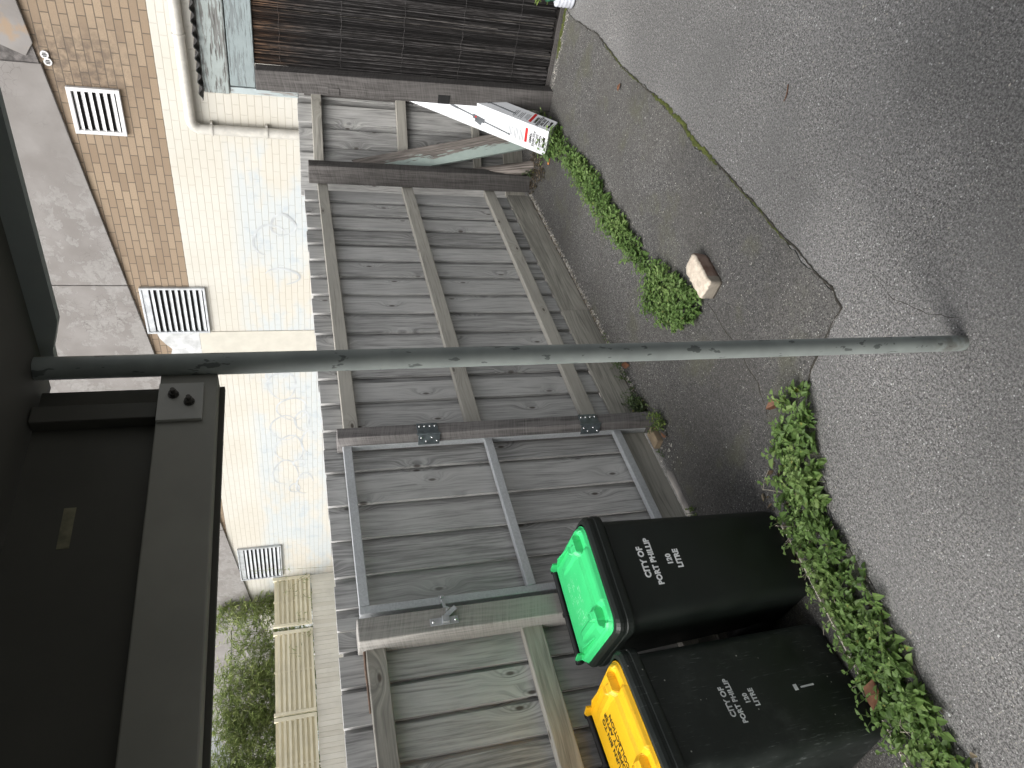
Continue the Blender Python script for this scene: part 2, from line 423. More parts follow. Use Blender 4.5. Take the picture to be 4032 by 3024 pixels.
def mat_lid(name, col, dirt, amt, prints):
    T = NT(name)
    p = T.objc(); sp = T.split(p)
    n = T.noise(p, 7, 4)
    c = T.mix(T.ramp(n, .3, .7), [k * .92 for k in col], col)
    d = T.noise(p, 90, 4, .75)
    c = T.mix(T.math('MULTIPLY', T.ramp(d, .58, .70), amt), c, dirt)
    if prints:   # worn white print left on the middle of the lid
        r = T.math('MULTIPLY', T.ramp(T.math('ABSOLUTE', T.math('SUBTRACT', sp[0], -.01)), .095, .105, 1, 0),
                   T.ramp(T.math('ABSOLUTE', T.math('SUBTRACT', sp[1], .045)), .055, .062, 1, 0))
        w = T.noise(T.xyz(T.math('MULTIPLY', sp[0], 70.0), T.math('MULTIPLY', sp[1], 20.0)), 1.0, 3, .7)
        ln = T.ramp(T.math('SINE', T.math('MULTIPLY', sp[1], 420.0)), .35, .6)
        wear = T.ramp(T.noise(p, 28, 3), .42, .6)
        c = T.mix(T.math('MULTIPLY', T.math('MULTIPLY', r, wear), T.math('MULTIPLY', ln, T.ramp(w, .46, .56, 0, .55))), c, (.55, .82, .66))
    return T.bsdf(c, .42, 0, T.bump(d, .12, .0006), .45)
MT['lidgreen'] = mat_lid('bright_green_lid_plastic', (.045, .57, .185), (.02, .30, .07), .25, True)
MT['lidyellow'] = mat_lid('yellow_lid_plastic', (.88, .50, .014), (.42, .20, .02), .5, False)
MT['letter'] = plain('white_lettering', (.90, .92, .93), .6, 0, .15, 40)
MT['lettergrey'] = plain('faded_white_lettering', (.74, .77, .77), .6, 0, .25, 40)
MT['letterdark'] = plain('black_lettering', (.02, .017, .012), .6, 0, .1, 40)
MT['rubber'] = plain('black_rubber', (.012, .012, .013), .55)
MT['carton'] = plain('glossy_white_carton', (.73, .745, .77), .38, 0, .05, 6)
MT['printgrey'] = plain('grey_print', (.11, .12, .13), .5)
MT['printred'] = plain('red_print', (.60, .022, .022), .5)
MT['reed'] = None
def mat_reed():
    T = NT('weathered_reeds')
    t = T.attr(); sp = T.split(T.pos())
    g = T.noise(T.xyz(T.math('MULTIPLY', sp[0], 90.), T.math('MULTIPLY', sp[1], 90.), T.math('MULTIPLY', sp[2], 11.0)), 1.0, 4, .65)
    grey = T.mix(T.ramp(t, .0, .95), (.022, .021, .021), (.17, .16, .157))
    grey = T.mix(T.ramp(t, .95, 1.0), grey, (.36, .33, .29))
    warm = T.mix(T.ramp(t, .15, 1.0), (.055, .030, .019), (.36, .215, .125))
    hi = T.math('ADD', sp[2], T.math('MULTIPLY', T.math('SUBTRACT', g, .5), 1.1))
    c = T.mix(T.ramp(hi, 1.72, 2.35), grey, warm)
    c = T.mix(T.ramp(g, .38, .62, .75, 0), c, (.016, .014, .013))
    return T.bsdf(c, .8, 0, None, .3)
MT['reed'] = mat_reed()
MT['darkback'] = plain('dark_board', (.03, .027, .025), .9)
MT['iron'] = plain('weathered_corrugated_iron', (.05, .05, .05), .6, .3, .3)
MT['paver'] = None
def mat_paver():
    T = NT('salvaged_red_brick')
    p = T.objc(); sp = T.split(p)
    n = T.noise(p, 42, 5, .7); n2 = T.noise(p, 13, 3)
    side = T.mix(T.ramp(n2, .35, .65), (.17, .105, .082), (.26, .19, .155))
    band = T.ramp(sp[0], -.075, -.062, 1, 0)
    side = T.mix(T.math('MULTIPLY', band, .8), side, (.29, .27, .225))
    top = T.mix(T.ramp(n, .3, .7), (.47, .40, .32), (.68, .60, .50))
    top = T.mix(T.ramp(n2, .5, .75, 0, .6), top, (.50, .36, .28))
    e = T.math('ADD', sp[2], T.math('MULTIPLY', T.math('SUBTRACT', n, .5), .02))
    c = T.mix(T.ramp(e, .062, .070), side, top)
    return T.bsdf(c, .9, 0, T.bump(n, .8, .004), .2)
MT['paver'] = mat_paver()
MT['weed'] = leafmat('weed_leaves', (.075, .14, .036), (.145, .24, .068), (.25, .35, .12))
MT['weedpale'] = leafmat('pale_weed_leaves', (.085, .145, .035), (.16, .235, .06), (.27, .33, .10))
MT['weeddull'] = leafmat('dull_weed_leaves', (.045, .075, .03), (.085, .125, .055), (.14, .18, .08))
MT['bamboo'] = leafmat('bamboo_leaves', (.15, .21, .065), (.29, .36, .12), (.46, .50, .21))
MT['culm'] = plain('bamboo_culm', (.17, .19, .07), .5)
MT['stem'] = plain('dry_plant_stem', (.46, .42, .34), .8, 0, .3, 30)
MT['greenstem'] = plain('weed_stem', (.12, .17, .06), .7)
MT['dryleaf'] = plain('dry_brown_leaf', (.16, .075, .04), .7, 0, .35, 40)
MT['twig'] = plain('brown_twig', (.17, .115, .085), .8, 0, .4, 40)
MT['moss'] = plain('green_moss', (.065, .078, .016), .95, 0, .5, 60, .004)
MT['soil'] = plain('dark_damp_soil', (.05, .045, .037), .95, 0, .4, 60, .004)
MT['gravel'] = plain('pale_grit', (.42, .40, .36), .9, 0, .45, 80)
MT['litter'] = leafmat('dead_leaf_litter', (.05, .035, .025), (.13, .09, .06), (.32, .26, .19))
MT['kerb'] = plain('pinkish_concrete', (.16, .15, .14), .9, 0, .2, 14, .003)
MT['edging'] = plain('bleached_timber_edge', (.66, .61, .52), .8, 0, .25, 30)
MT['wedge'] = plain('fresh_pine_offcut', (.33, .255, .17), .8, 0, .25, 20)
MT['roofpaint'] = plain('grey_green_eave_paint', (.28, .31, .297), .6, 0, .12, 6)
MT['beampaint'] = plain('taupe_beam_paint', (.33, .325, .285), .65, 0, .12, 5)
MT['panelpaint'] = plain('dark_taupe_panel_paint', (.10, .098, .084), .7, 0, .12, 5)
MT['platepaint'] = plain('pale_grey_plate_paint', (.44, .435, .40), .6, 0, .12, 8)
MT['bolt'] = plain('rusty_bolt', (.09, .085, .075), .6, .4, .3, 60)
MT['sticker'] = plain('yellowed_sticker', (.26, .245, .16), .7, 0, .4, 30)
MT['tub'] = plain('white_ribbed_plastic', (.62, .64, .70), .4)
MT['potgreen'] = plain('green_pot_plastic', (.035, .13, .075), .5)
MT['farwhite'] = plain('white_render_wall', (.83, .83, .82), .8, 0, .05)
MT['farred'] = plain('red_brick_and_tile', (.38, .13, .09), .85, 0, .3, 3)
MT['farroof'] = plain('terracotta_roof', (.42, .16, .09), .85, 0, .3, 3)
MT['wire'] = plain('black_cable', (.02, .02, .02), .6)

# ------------------------------------------------------------------ ground
def sheet(name, poly, z, th, mat, kind='structure', jitter=0.0, step=.03, jit_edges=None):
    P = []
    n = len(poly)
    for i in range(n):
        a, b = V(poly[i]), V(poly[(i + 1) % n])
        L = (b - a).length
        k = max(1, int(L / step)) if jitter and (jit_edges is None or i in jit_edges) else 1
        d = (b - a) / k
        nrm = V((-(b - a).y, (b - a).x)).normalized() if L else V((0, 0))
        off = 0
        for j in range(k):
            off = off * .6 + U(-jitter, jitter)
            q = a + d * j + (nrm * off if j else V((0, 0)))
            P.append((q.x, q.y))
    mb = MB(); mb.prism(P, (0, 0, z), (1, 0, 0), (0, 1, 0), (0, 0, 1), th)
    return obj(name, mb, mat, kind=kind)

mb = MB(); mb.add([(-60, -60, 0), (140, -60, 0), (140, 140, 0), (-60, 140, 0)], [(0, 1, 2, 3)])
obj('ground', mb, MT['asphalt'], kind='structure')
lane = [(5.30, 1.30), (4.96, 1.295), (4.55, 1.255), (4.10, 1.283), (3.67, 1.266), (3.32, 1.262), (3.04, 1.284), (2.81, 1.272), (2.51, 1.275), (2.21, 1.284),
        (1.95, 1.292), (1.81, 1.289), (1.73, 1.305), (1.71, 1.387), (1.70, 1.552), (1.67, 1.648), (1.46, 1.80), (1.24, 1.95), (.9, 1.985), (.48, 2.05), (-1.6, 2.2),
        (-1.6, 2.95), (5.6, 2.95), (5.9, 2.2), (5.5, 1.3)]
lane.reverse()
sheet('pavement', lane, -.05, .055, MT['asphaltdark'], jitter=.008, step=.02)
sheet('path', [(-1.8, 2.95), (8.93, 2.95), (8.93, 13.9), (-1.8, 13.9)], -.05, .054, MT['kerb'])

def crack(name, pts, w, z, mat, kind='stuff', h=.004, label=None):
    mb = MB(); L = []; Rr = []
    P = []
    for i in range(len(pts) - 1):
        a, b = V(pts[i]), V(pts[i + 1]); k = max(2, int((b - a).length / .018))
        for j in range(k): P.append(a + (b - a) * (j / k))
    P.append(V(pts[-1]))
    off = 0
    for i, p in enumerate(P):
        d = (P[min(i + 1, len(P) - 1)] - P[max(i - 1, 0)]).normalized(); nn = V((-d.y, d.x))
        off = off * .7 + U(-.004, .004)
        ww = w * U(.35, 1.25) * min(1, (i + .3) / 4, (len(P) - i - .5) / 4 + .1)
        q = p + nn * off
        L.append((q.x + nn.x * ww / 2, q.y + nn.y * ww / 2)); Rr.append((q.x - nn.x * ww / 2, q.y - nn.y * ww / 2))
    n = len(P)
    pts3 = []
    for i in range(n):
        zz = z + h * U(.3, 1)
        pts3 += [(L[i][0], L[i][1], z - .002), ((L[i][0] + Rr[i][0]) / 2, (L[i][1] + Rr[i][1]) / 2, zz), (Rr[i][0], Rr[i][1], z - .002)]
    F = []
    for i in range(n - 1):
        for j in (0, 1):
            a = i * 3 + j; F.append((a, a + 1, a + 4, a + 3))
    mb.add(pts3, [tuple(reversed(f)) for f in F], None, .5, True)
    return obj(name, mb, mat, kind=kind, label=label)
crack('soil', [(4.96, 1.29), (4.55, 1.25), (4.10, 1.28), (3.67, 1.262), (3.32, 1.258), (3.04, 1.28), (2.81, 1.268), (2.51, 1.271), (2.21, 1.28), (1.81, 1.286), (1.72, 1.31), (1.70, 1.55), (1.665, 1.65)], .011, .005, MT['soil'])
crack('soil', [(2.44, 1.82), (2.28, 1.83), (2.09, 1.835), (1.9, 1.857), (1.76, 1.92)], .006, .0055, MT['soil'])
crack('soil', [(1.70, 1.134), (1.55, 1.148), (1.42, 1.10), (1.30, 1.036)], .004, .001, MT['soil'], h=.001)
crack('moss', [(3.62, 1.268), (3.42, 1.25), (3.32, 1.262), (3.20, 1.255), (3.04, 1.284), (2.90, 1.272), (2.78, 1.275)], .030, .006, MT['moss'], h=.010)
crack('moss', [(4.4, 1.262), (4.1, 1.283), (3.75, 1.27)], .010, .006, MT['moss'], h=.004)
crack('moss', [(2.7, 1.272), (2.4, 1.278), (2.1, 1.284)], .009, .006, MT['moss'], h=.004)
crack('moss', [(5.20, 1.25), (5.19, 1.45), (5.16, 1.62)], .07, .006, MT['moss'], h=.012)

# ------------------------------------------------------------------ fences
X3, Y3, Z3 = V((1, 0, 0)), V((0, 1, 0)), V((0, 0, 1))
def palings(x0, x1, first, z0, z1, parent, edge_gap=None, yf=2.757):
    """lapped vertical boards on the line y=2.76: front boards with narrower recessed boards showing between"""
    mb = MB(); x = first
    while x > x0 - .2:
        a, b = max(x - .148, x0), min(x, x1)
        if b - a > .02:
            dz = U(-.006, .006)
            mb.box(a, b, yf + U(-.002, .002), yf + .019, z0, z1 + dz, 'z')
        a, b = max(x - .225, x0), min(x - .123, x1)
        if b - a > .02:
            mb.box(a, b, yf + .023, yf + .036, z0, z1 + U(-.006, .006), 'z', tone=U(0, .6))
        x -= .2
    return obj('palings', mb, MT['paling'], parent, bevel=.0015)

def rail(parent, x0, x1, z0, z1, y0=2.712, y1=2.756, mat='rail', name='rail', tone=None):
    mb = MB(); mb.box(x0, x1, y0, y1, z0, z1, 'x', tone)
    return obj(name, mb, MT[mat], parent, bevel=.004)

fence = thing('paling_fence', (3.8, 2.75, 0), 'long weathered grey paling fence with three rails behind the steel pole, right of the gate', 'fence', group='grey paling fences around the yard')
palings(2.49, 5.32, 5.168, .18, 1.812, fence)
for z0, z1 in ((1.636, 1.711), (.978, 1.064), (.300, .386)): rail(fence, 2.516, 5.20, z0, z1)
for a, b, y, z0, z1, t in ((2.518, 3.58, 2.722, .006, .100, .45), (2.518, 3.58, 2.7225, .102, .200, .55), (3.584, 5.16, 2.724, .006, .100, .6), (3.584, 5.16, 2.7245, .102, .198, .4)):
    mb = MB(); mb.box(a, b, y, y + .022, z0, z1, 'x', t); obj('plinth_board', mb, MT['plinth'], fence, bevel=.003)
mb = MB(); mb.box(2.446, 2.515, 2.638, 2.745, 0, 1.752, 'z', .5); obj('post', mb, MT['post'], fence, bevel=.004, label='dark rough-sawn hardwood gate post carrying the hinges')
mb = MB(); mb.box(5.165, 5.262, 2.555, 2.70, 0, 1.775, 'z', .35); obj('post', mb, MT['darkpost'], fence, bevel=.005)

fence2 = thing('paling_fence', (.9, 2.75, 0), 'weathered grey paling fence left of the gate behind the two bins', 'fence', group='grey paling fences around the yard')
mb = MB(); mb.box(1.400, 1.484, 2.757, 2.774, .18, 1.816, 'z'); x = 1.394
while x > -1.6:
    mb.box(x - .142, x - .014, 2.757 + U(-.002, .002), 2.776, .18, 1.818 + U(-.005, .005), 'z'); mb.box(x - .175, x - .115, 2.780, 2.793, .18, 1.816, 'z', tone=U(0, .6)); x -= .150
mb.box(1.36, 1.44, 2.780, 2.793, .18, 1.80, 'z')
obj('palings', mb, MT['paling'], fence2, bevel=.0015)
for z0, z1 in ((1.638, 1.716), (.977, 1.067), (.300, .386)): rail(fence2, -1.6, 1.374, z0, z1)
for z0, z1 in ((.006, .100), (.102, .2)):
    mb = MB(); mb.box(-1.6, 1.368, 2.722, 2.744, z0, z1, 'x'); obj('plinth_board', mb, MT['plinth'], fence2, bevel=.003)
mb = MB(); mb.box(1.370, 1.470, 2.638, 2.748, 0, 1.745, 'z', .65); obj('post', mb, MT['greypost'], fence2, bevel=.005, label='grey sawn gate post carrying the latch')
for k in range(1): 
    mb = MB(); mb.box(-.6, -.5, 2.64, 2.748, 0, 1.745, 'z'); obj('post', mb, MT['greypost'], fence2, bevel=.005)

gate = thing('gate', (2.0, 2.74, 0), 'timber paling gate on a galvanised steel frame, closed, behind the green bin', 'gate')
mb = MB(); x = 2.49
bounds = [2.484, 2.334, 2.302, 2.127, 2.092, 1.932, 1.895, 1.741, 1.705, 1.609, 1.545, 1.497]
for a, b in ((2.334, 2.484), (2.127, 2.300), (1.932, 2.085), (1.741, 1.893), (1.590, 1.700), (1.492, 1.545)): mb.box(a, b, 2.757 + U(-.002, .002), 2.772, .06, 1.814 + U(-.004, .004), 'z')
for a, b in ((2.28, 2.36), (2.07, 2.15), (1.87, 1.955), (1.68, 1.765), (1.53, 1.61)): mb.box(a, b, 2.781, 2.793, .06, 1.812 + U(-.004, .004), 'z', tone=U(0, .6))
obj('palings', mb, MT['paling'], gate, bevel=.0015)
mb = MB(); mb.box(1.50, 2.48, 2.735, 2.7555, .050, .185, 'x', .75); obj('plinth_board', mb, MT['plinth'], gate, bevel=.003)
fr = MB()
fr.box(2.443, 2.480, 2.700, 2.7345, .047, 1.726, 'z'); fr.box(1.520, 1.557, 2.700, 2.7345, .047, 1.726, 'z')
fr.box(1.5575, 2.4425, 2.7005, 2.734, 1.682, 1.7245, 'x'); fr.box(1.5575, 2.4425, 2.7005, 2.734, .954, .996, 'x'); fr.box(1.5575, 2.4425, 2.7005, 2.734, .206, .250, 'x')
frame = obj('steel_frame', fr, MT['galv'], gate, bevel=.003)
def screws(name, pts, nrm, parent, r=.0065):
    for p in pts:
        mb = MB(); n = V(p[3] if len(p) > 3 else nrm); p = V(p[:3])
        mb.tube([p, p + n * .002, p + n * .0045, p + n * .0056], [r, r, r * .72, r * .25], 10)
        obj(name, mb, MT['screw'], parent)
for zc in (1.30, .405):
    hb = MB(); hb.box(2.445, 2.514, 2.6335, 2.6375, zc - .054, zc + .054, 'z')
    hb.obox((2.433, 2.668, zc - .004), (0, 0, 1), (-.22, .97, 0), (.97, .22, 0), (.110, .062, .003), .5)
    hb.tube([(2.441, 2.636, zc - .060), (2.441, 2.636, zc + .060)], .006, 10)
    hg = obj('hinge', hb, MT['zinc'], gate, bevel=.001)
    screws('screw', [(2.492, 2.6335, zc + dz) for dz in (-.040, -.014, .014, .040)] + [(2.4315 + (.003 if i % 2 else -.003), 2.668 - (.011 if i % 2 else -.009), zc + dz, (-.97, -.22, 0)) for i, dz in enumerate((-.045, -.018, .010, .036))], (0, -1, 0), hg)
la = MB()
la.box(1.392, 1.424, 2.633, 2.6375, 1.345, 1.460, 'z'); la.box(1.520, 1.560, 2.6955, 2.6995, 1.372, 1.396, 'x')
la.box(1.420, 1.522, 2.664, 2.668, 1.378, 1.392, 'x'); la.box(1.395, 1.4225, 2.615, 2.633, 1.384, 1.412, 'z')
la.tube([(1.452, 2.662, 1.384), (1.452, 2.612, 1.384)], .006, 8); la.obox((1.440, 2.625, 1.372), (0.55, -.15, -.8), (0, 1, 0), (.8, 0, .55), (.055, .004, .02))
lt = obj('latch', la, MT['latch'], gate, bevel=.001)
screws('screw', [(1.408, 2.633, 1.357), (1.408, 2.633, 1.448), (1.533, 2.6955, 1.384), (1.550, 2.6955, 1.384)], (0, -1, 0), lt)

# return fence in the corner, turned towards the camera
A = V((5.29, 2.765, 0)); D = V((.747, -.664, 0)).normalized(); NN = V((.664, .747, 0)).normalized()
fence3 = thing('paling_fence', (5.6, 2.5, 0), 'short shaded paling fence across the corner behind the leaning white carton', 'fence', group='grey paling fences around the yard')
mb = MB(); s = -.10; k = 0
while s < 1.15:
    mb.obox(A + D * (s + .074) + NN * (.008 + U(0, .002)) + Z3 * (.92 + U(-.004, .004)), Z3, D, NN, (1.82, .148, .015), U(0, .7))
    mb.obox(A + D * (s + .17) + NN * .026 + Z3 * .92, Z3, D, NN, (1.82, .1, .013), U(0, .5)); s += .2
obj('palings', mb, MT['paling'], fence3, bevel=.0015)
for z0, z1 in ((1.652, 1.728), (.985, 1.066), (.376, .440)):
    mb = MB(); mb.obox(A + D * .38 - NN * .022 + Z3 * (z0 + z1) / 2, D, Z3, NN, (.72, z1 - z0, .042), .6); obj('rail', mb, MT['rail'], fence3, bevel=.004)
mb = MB(); mb.obox(A + D * .76 - NN * .055 + Z3 * .89, Z3, D, NN, (1.78, .10, .11), .3); obj('post', mb, MT['darkpost'], fence3, bevel=.005)
mb = MB(); mb.obox(A + D * .45 - NN * .012 + Z3 * .09, D, Z3, NN, (1.0, .17, .022), .5); obj('plinth_board', mb, MT['plinth'], fence3, bevel=.003)

# ------------------------------------------------------------------ shed with reed screen
shed = thing('shed', (5.6, .9, 0), 'old shed with dark reed screening, flaking blue-grey beams and a corrugated roof edge', 'shed')
mb = MB()
def post_lean(mb):
    P = []; L = []
    for z, ya, yb in ((0, 1.832, 1.984), (2.112, 1.859, 1.994)):
        for x in (5.095 if z == 0 else 5.090, 5.205):
            for y in (ya, yb): P.append(V((x, y, z)))
    F = [(0, 2, 3, 1), (4, 5, 7, 6), (0, 1, 5, 4), (2, 6, 7, 3), (0, 4, 6, 2), (1, 3, 7, 5)]
    mb.add(P, F, lambda p, f, i: (p[2], p[0] + p[1]), .35)
post_lean(mb); post = obj('post', mb, MT['darkpost'], shed, bevel=.006)
mb = MB()
mb.box(5.085, 5.12, 1.938, 1.984, 1.564, 1.643, 'z', .5)
obj('mortise_block', mb, MT['darkpost'], post, bevel=.002)
mb = MB(); mb.box(5.0885, 5.12, 1.925, 1.986, .785, .870, 'z', .3); obj('mortise_hole', mb, MT['black'], post)
mb = MB(); mb.box(5.19, 5.31, -2.2, 2.076, 2.284, 2.450, 'y', .5); obj('beam', mb, MT['peelbeam'], shed, bevel=.008, label='upper beam with heavily flaking blue-grey paint')
mb = MB(); mb.box(5.198, 5.31, -2.2, 2.020, 2.117, 2.279, 'y', .5); obj('beam', mb, MT['paintbeam'], shed, bevel=.004, label='lower beam with worn smooth blue-grey paint')
mb = MB(); mb.box(5.20, 5.31, 2.028, 2.072, 1.835, 2.281, 'z', .5); obj('trim', mb, MT['trim'], shed, bevel=.004)
mb = MB()
random.seed(21)
for layer, x in ((0, 5.226), (1, 5.216), (2, 5.208)):
    y = -2.1
    while y < 1.872:
        r = U(.0016, .0030)
        tone = R() ** 1.6
        zb = .035 + abs(random.gauss(0, .015)) + (0 if y > 1.5 else .02); zt = 2.112
        if layer == 2:
            if R() < .35: zb = U(.05, 1.2)
            if R() < .35: zt = min(2.11, zb + U(.3, 1.2))
            if R() < .5:
                y += r * 2; continue
        lean = U(-.012, .012); xs = x + U(-.003, .003)
        ymid = y + lean * .5 + U(-.004, .004)
        P = []
        for zz, yy in ((zb, y), ((zb + zt) / 2, ymid), (zt, y + lean)):
            P += [(xs + .003, yy - r, zz), (xs - r, yy, zz), (xs + .003, yy + r, zz)]
        mb.add(P, [(0, 3, 4, 1), (1, 4, 5, 2), (3, 6, 7, 4), (4, 7, 8, 5)], None, tone)
        y += r * U(1.7, 2.3)
for zz in (.32, .72, 1.13, 1.55, 1.95):
    mb.tube([(5.203, yy, zz + .004 * math.sin(yy * 60)) for yy in [k * .05 - 2.1 for k in range(80)]], .0011, 4, .45)
obj('reed_screen', mb, MT['reed'], shed)
mb = MB(); mb.box(5.236, 5.25, -2.2, 1.868, .03, 2.115, 'z', .2); obj('backing', mb, MT['darkback'], shed)
mb = MB(); mb.box(5.205, 5.234, -2.2, 1.83, .006, .034, 'y', .2); obj('plinth_board', mb, MT['darkpost'], shed)
mb = MB(); n = 0; P = []; ys = [-2.3 + .0095 * k for k in range(466)]
for y in ys:
    zz = 2.470 + .012 * math.sin(y / .076 * 2 * math.pi)
    P += [(5.150, y, zz), (5.150, y, zz - .004), (8.0, y, zz + .10), (8.0, y, zz + .096)]
F = []
for k in range(len(ys) - 1):
    a = 4 * k; F += [(a, a + 1, a + 5, a + 4), (a, a + 4, a + 6, a + 2), (a + 1, a + 3, a + 7, a + 5)]
mb.add(P, F, None, .5); obj('roof', mb, MT['iron'], shed)

# ------------------------------------------------------------------ brick building behind
bld = thing('brick_building', (9.3, 8, 0), 'big buff brick building with cream painted lower wall, louvre vents and a sloping concrete ramp', 'building')
mb = MB()
mb.add([(9, -4, 0), (9, 30, 0), (9, 30, 6.6), (9, -4, 6.6)], [(0, 3, 2, 1)])
mb.add([(9.4, -4, 0), (9.4, 30, 0), (9.4, 30, 6.6), (9.4, -4, 6.6)], [(0, 1, 2, 3)])
mb.add([(9, -4, 6.6), (9, 30, 6.6), (9.4, 30, 6.6), (9.4, -4, 6.6)], [(0, 3, 2, 1)])
mb.add([(9, 30, 0), (9.4, 30, 0), (9.4, 30, 6.6), (9, 30, 6.6)], [(0, 1, 2, 3)])
mb.add([(9, -4, 0), (9, -4, 6.6), (9.4, -4, 6.6), (9.4, -4, 0)], [(0, 1, 2, 3)])
# wall only as high as the ramp's parapet
def top(y): return 4.52 + .1265 * (19.7 - y)
mb = MB()
mb.add([(9, -4, 0), (9, 30, 0), (9, 30, top(30) - .3), (9, -4, top(-4) - .3)], [(0, 3, 2, 1)])
mb.add([(9.4, -4, 0), (9.4, 30, 0), (9.4, 30, top(30) - .3), (9.4, -4, top(-4) - .3)], [(0, 1, 2, 3)])
mb.add([(9, -4, top(-4) - .3), (9, 30, top(30) - .3), (9.4, 30, top(30) - .3), (9.4, -4, top(-4) - .3)], [(0, 3, 2, 1)])
obj('brick_wall', mb, MT['brick'], bld)
def low(y): return 4.868 - .1265 * y
js = [-4, .3, 3.40, 6.33, 9.2, 12.06, 15.45, 18.5, 21.6, 24.7, 30]
for i in range(len(js) - 1):
    y0, y1 = js[i] + .006, js[i + 1] - .006
    mb = MB()
    if abs(js[i + 1] - 3.40) < .01:   # broken lower corner at the joint
        poly = [(y0, low(y0)), (y1 - .20, low(y1 - .2)), (y1 - .06, low(y1) + .12), (y1 - .16, low(y1) + .34), (y1 - .03, low(y1) + .52), (y1, low(y1) + .75), (y1, top(y1)), (y0, top(y0))]
    else:
        poly = [(y0, low(y0)), (y1, low(y1)), (y1, top(y1)), (y0, top(y0))]
    mb.prism(poly, (8.955, 0, 0), (0, 1, 0), (0, 0, 1), (1, 0, 0), .044)
    obj('ramp_panel', mb, MT['concrete'], bld, bevel=.006)
mb = MB(); mb.prism([(3.08, low(3.08) + .02), (3.405, low(3.405) + .02), (3.405, low(3.4) + .8), (3.08, low(3.08) + .8)], (8.975, 0, 0), (0, 1, 0), (0, 0, 1), (1, 0, 0), .02); obj('broken_edge', mb, MT['rubble'], bld)
mb = MB(); mb.box(8.987, 8.999, 7.19, 7.66, 0, 3.255, 'z', .5); obj('render_strip', mb, MT['render'], bld, bevel=.003)
mb = MB(); mb.prism([(7.192, 3.257), (7.655, 3.257), (7.655, 3.70), (7.50, 3.66), (7.40, 3.74), (7.30, 3.80), (7.192, 3.83)], (8.986, 0, 0), (0, 1, 0), (0, 0, 1), (1, 0, 0), .013); obj('cement_patch', mb, MT['patchgrey'], bld)
def vent(y0, y1, z0, z1, blades, mat, topband, fw):
    f = MB()
    for a, b, c, d in ((y0, y1, z0, z0 + fw), (y0, y1, z1 - fw, z1), (y0, y0 + fw, z0 + fw, z1 - fw), (y1 - fw, y1, z0 + fw, z1 - fw)): f.box(8.952, 8.9985, a, b, c, d, 'z')
    if topband: f.box(8.965, 8.99, y0 + fw, y1 - fw, z1 - fw - topband, z1 - fw, 'z')
    fr = obj('vent', f, mat, bld, bevel=.004)
    m = MB(); zt = z1 - fw - topband; zb = z0 + fw; p = (zt - zb) / blades
    for k in range(blades):
        zc = zb + (k + .5) * p
        m.obox((8.975, (y0 + y1) / 2, zc), (0, 1, 0), (.62, 0, .78), (-.78, 0, .62), (y1 - y0 - 2 * fw, p * .80, .004), .5)
    obj('louvre', m, mat, fr)
    m = MB(); m.box(8.990, 8.9965, y0 + fw, y1 - fw, zb, zt, 'z'); obj('dark_opening', m, MT['black'], fr)
vent(3.635, 4.178, 3.715, 4.255, 6, MT['ventwhite'], 0, .045)
vent(6.375, 7.182, 3.096, 3.942, 9, MT['ventgrey'], .085, .030)
vent(12.77, 13.885, 2.313, 3.155, 9, MT['ventgrey'], .09, .026)
for yc, zc in ((3.312, 4.385), (3.388, 4.368)):
    m = MB(); m.tube([(8.999, yc, zc), (8.975, yc, zc)], .041, 20, .5); ro = obj('round_vent', m, MT['ventwhite'], bld, bevel=.004)
    for k, l in ((-.016, .034), (0, .046), (.016, .034)):
        m = MB(); m.box(8.9705, 8.9745, yc + k - .0045, yc + k + .0045, zc - l / 2, zc + l / 2, 'z'); obj('grille_slot', m, MT['black'], ro)
m = MB()
pp = [(8.92, -1.5, 3.07), (8.92, 3.90, 2.995)]
for k in range(1, 9):
    t = k / 8 * math.pi / 2; pp.append((8.92, 3.90 + .115 * math.sin(t), 2.995 - .115 * (1 - math.cos(t))))
pp += [(8.92, 4.015, 2.0), (8.92, 4.015, 0)]
m.tube(pp, .060, 16, .5); pipe = obj('drainpipe', m, MT['pvc'], bld)
for zc in (2.77, 2.14, .6):
    m = MB(); m.tube([(8.92, 4.015, zc - .014), (8.92, 4.015, zc + .014)], .070, 16, .5); m.box(8.925, 8.998, 3.93, 4.10, zc - .012, zc + .012, 'z'); obj('pipe_clip', m, MT['pvc'], pipe)
for yc in (2.95, 1.2):
    m = MB(); m.tube([(8.92, yc - .014, 3.008), (8.92, yc + .014, 3.008)], .068, 16, .5); obj('pipe_clip', m, MT['pvc'], pipe)
# faded loops of old graffiti
random.seed(5)
m = MB()
LX = [0.0]
def loop(yc, zc, a, b, t0=0, t1=6.28, w=.034):
    LX[0] += .00025; n = 40; L = []
    for k in range(n + 1):
        t = t0 + (t1 - t0) * k / n; rr = 1 + .06 * math.sin(3 * t + yc)
        L.append((yc + a * rr * math.cos(t), zc + b * rr * math.sin(t), w * (.4 + .6 * math.sin(math.pi * k / n))))
    P = []
    for i, (y, z, ww) in enumerate(L):
        y2, z2, _ = L[min(i + 1, n)]; y1, z1, _ = L[max(i - 1, 0)]
        d = math.hypot(y2 - y1, z2 - z1) or 1; ny, nz = -(z2 - z1) / d, (y2 - y1) / d
        for q in (8.9985 - LX[0], 8.9995):
            P += [(q, y + ny * ww / 2, z + nz * ww / 2), (q, y - ny * ww / 2, z - nz * ww / 2)]
    F = []
    for i in range(n):
        a0 = 4 * i; F += [(a0, a0 + 1, a0 + 5, a0 + 4)]
    m.add(P, [tuple(reversed(f)) for f in F], None, .5)
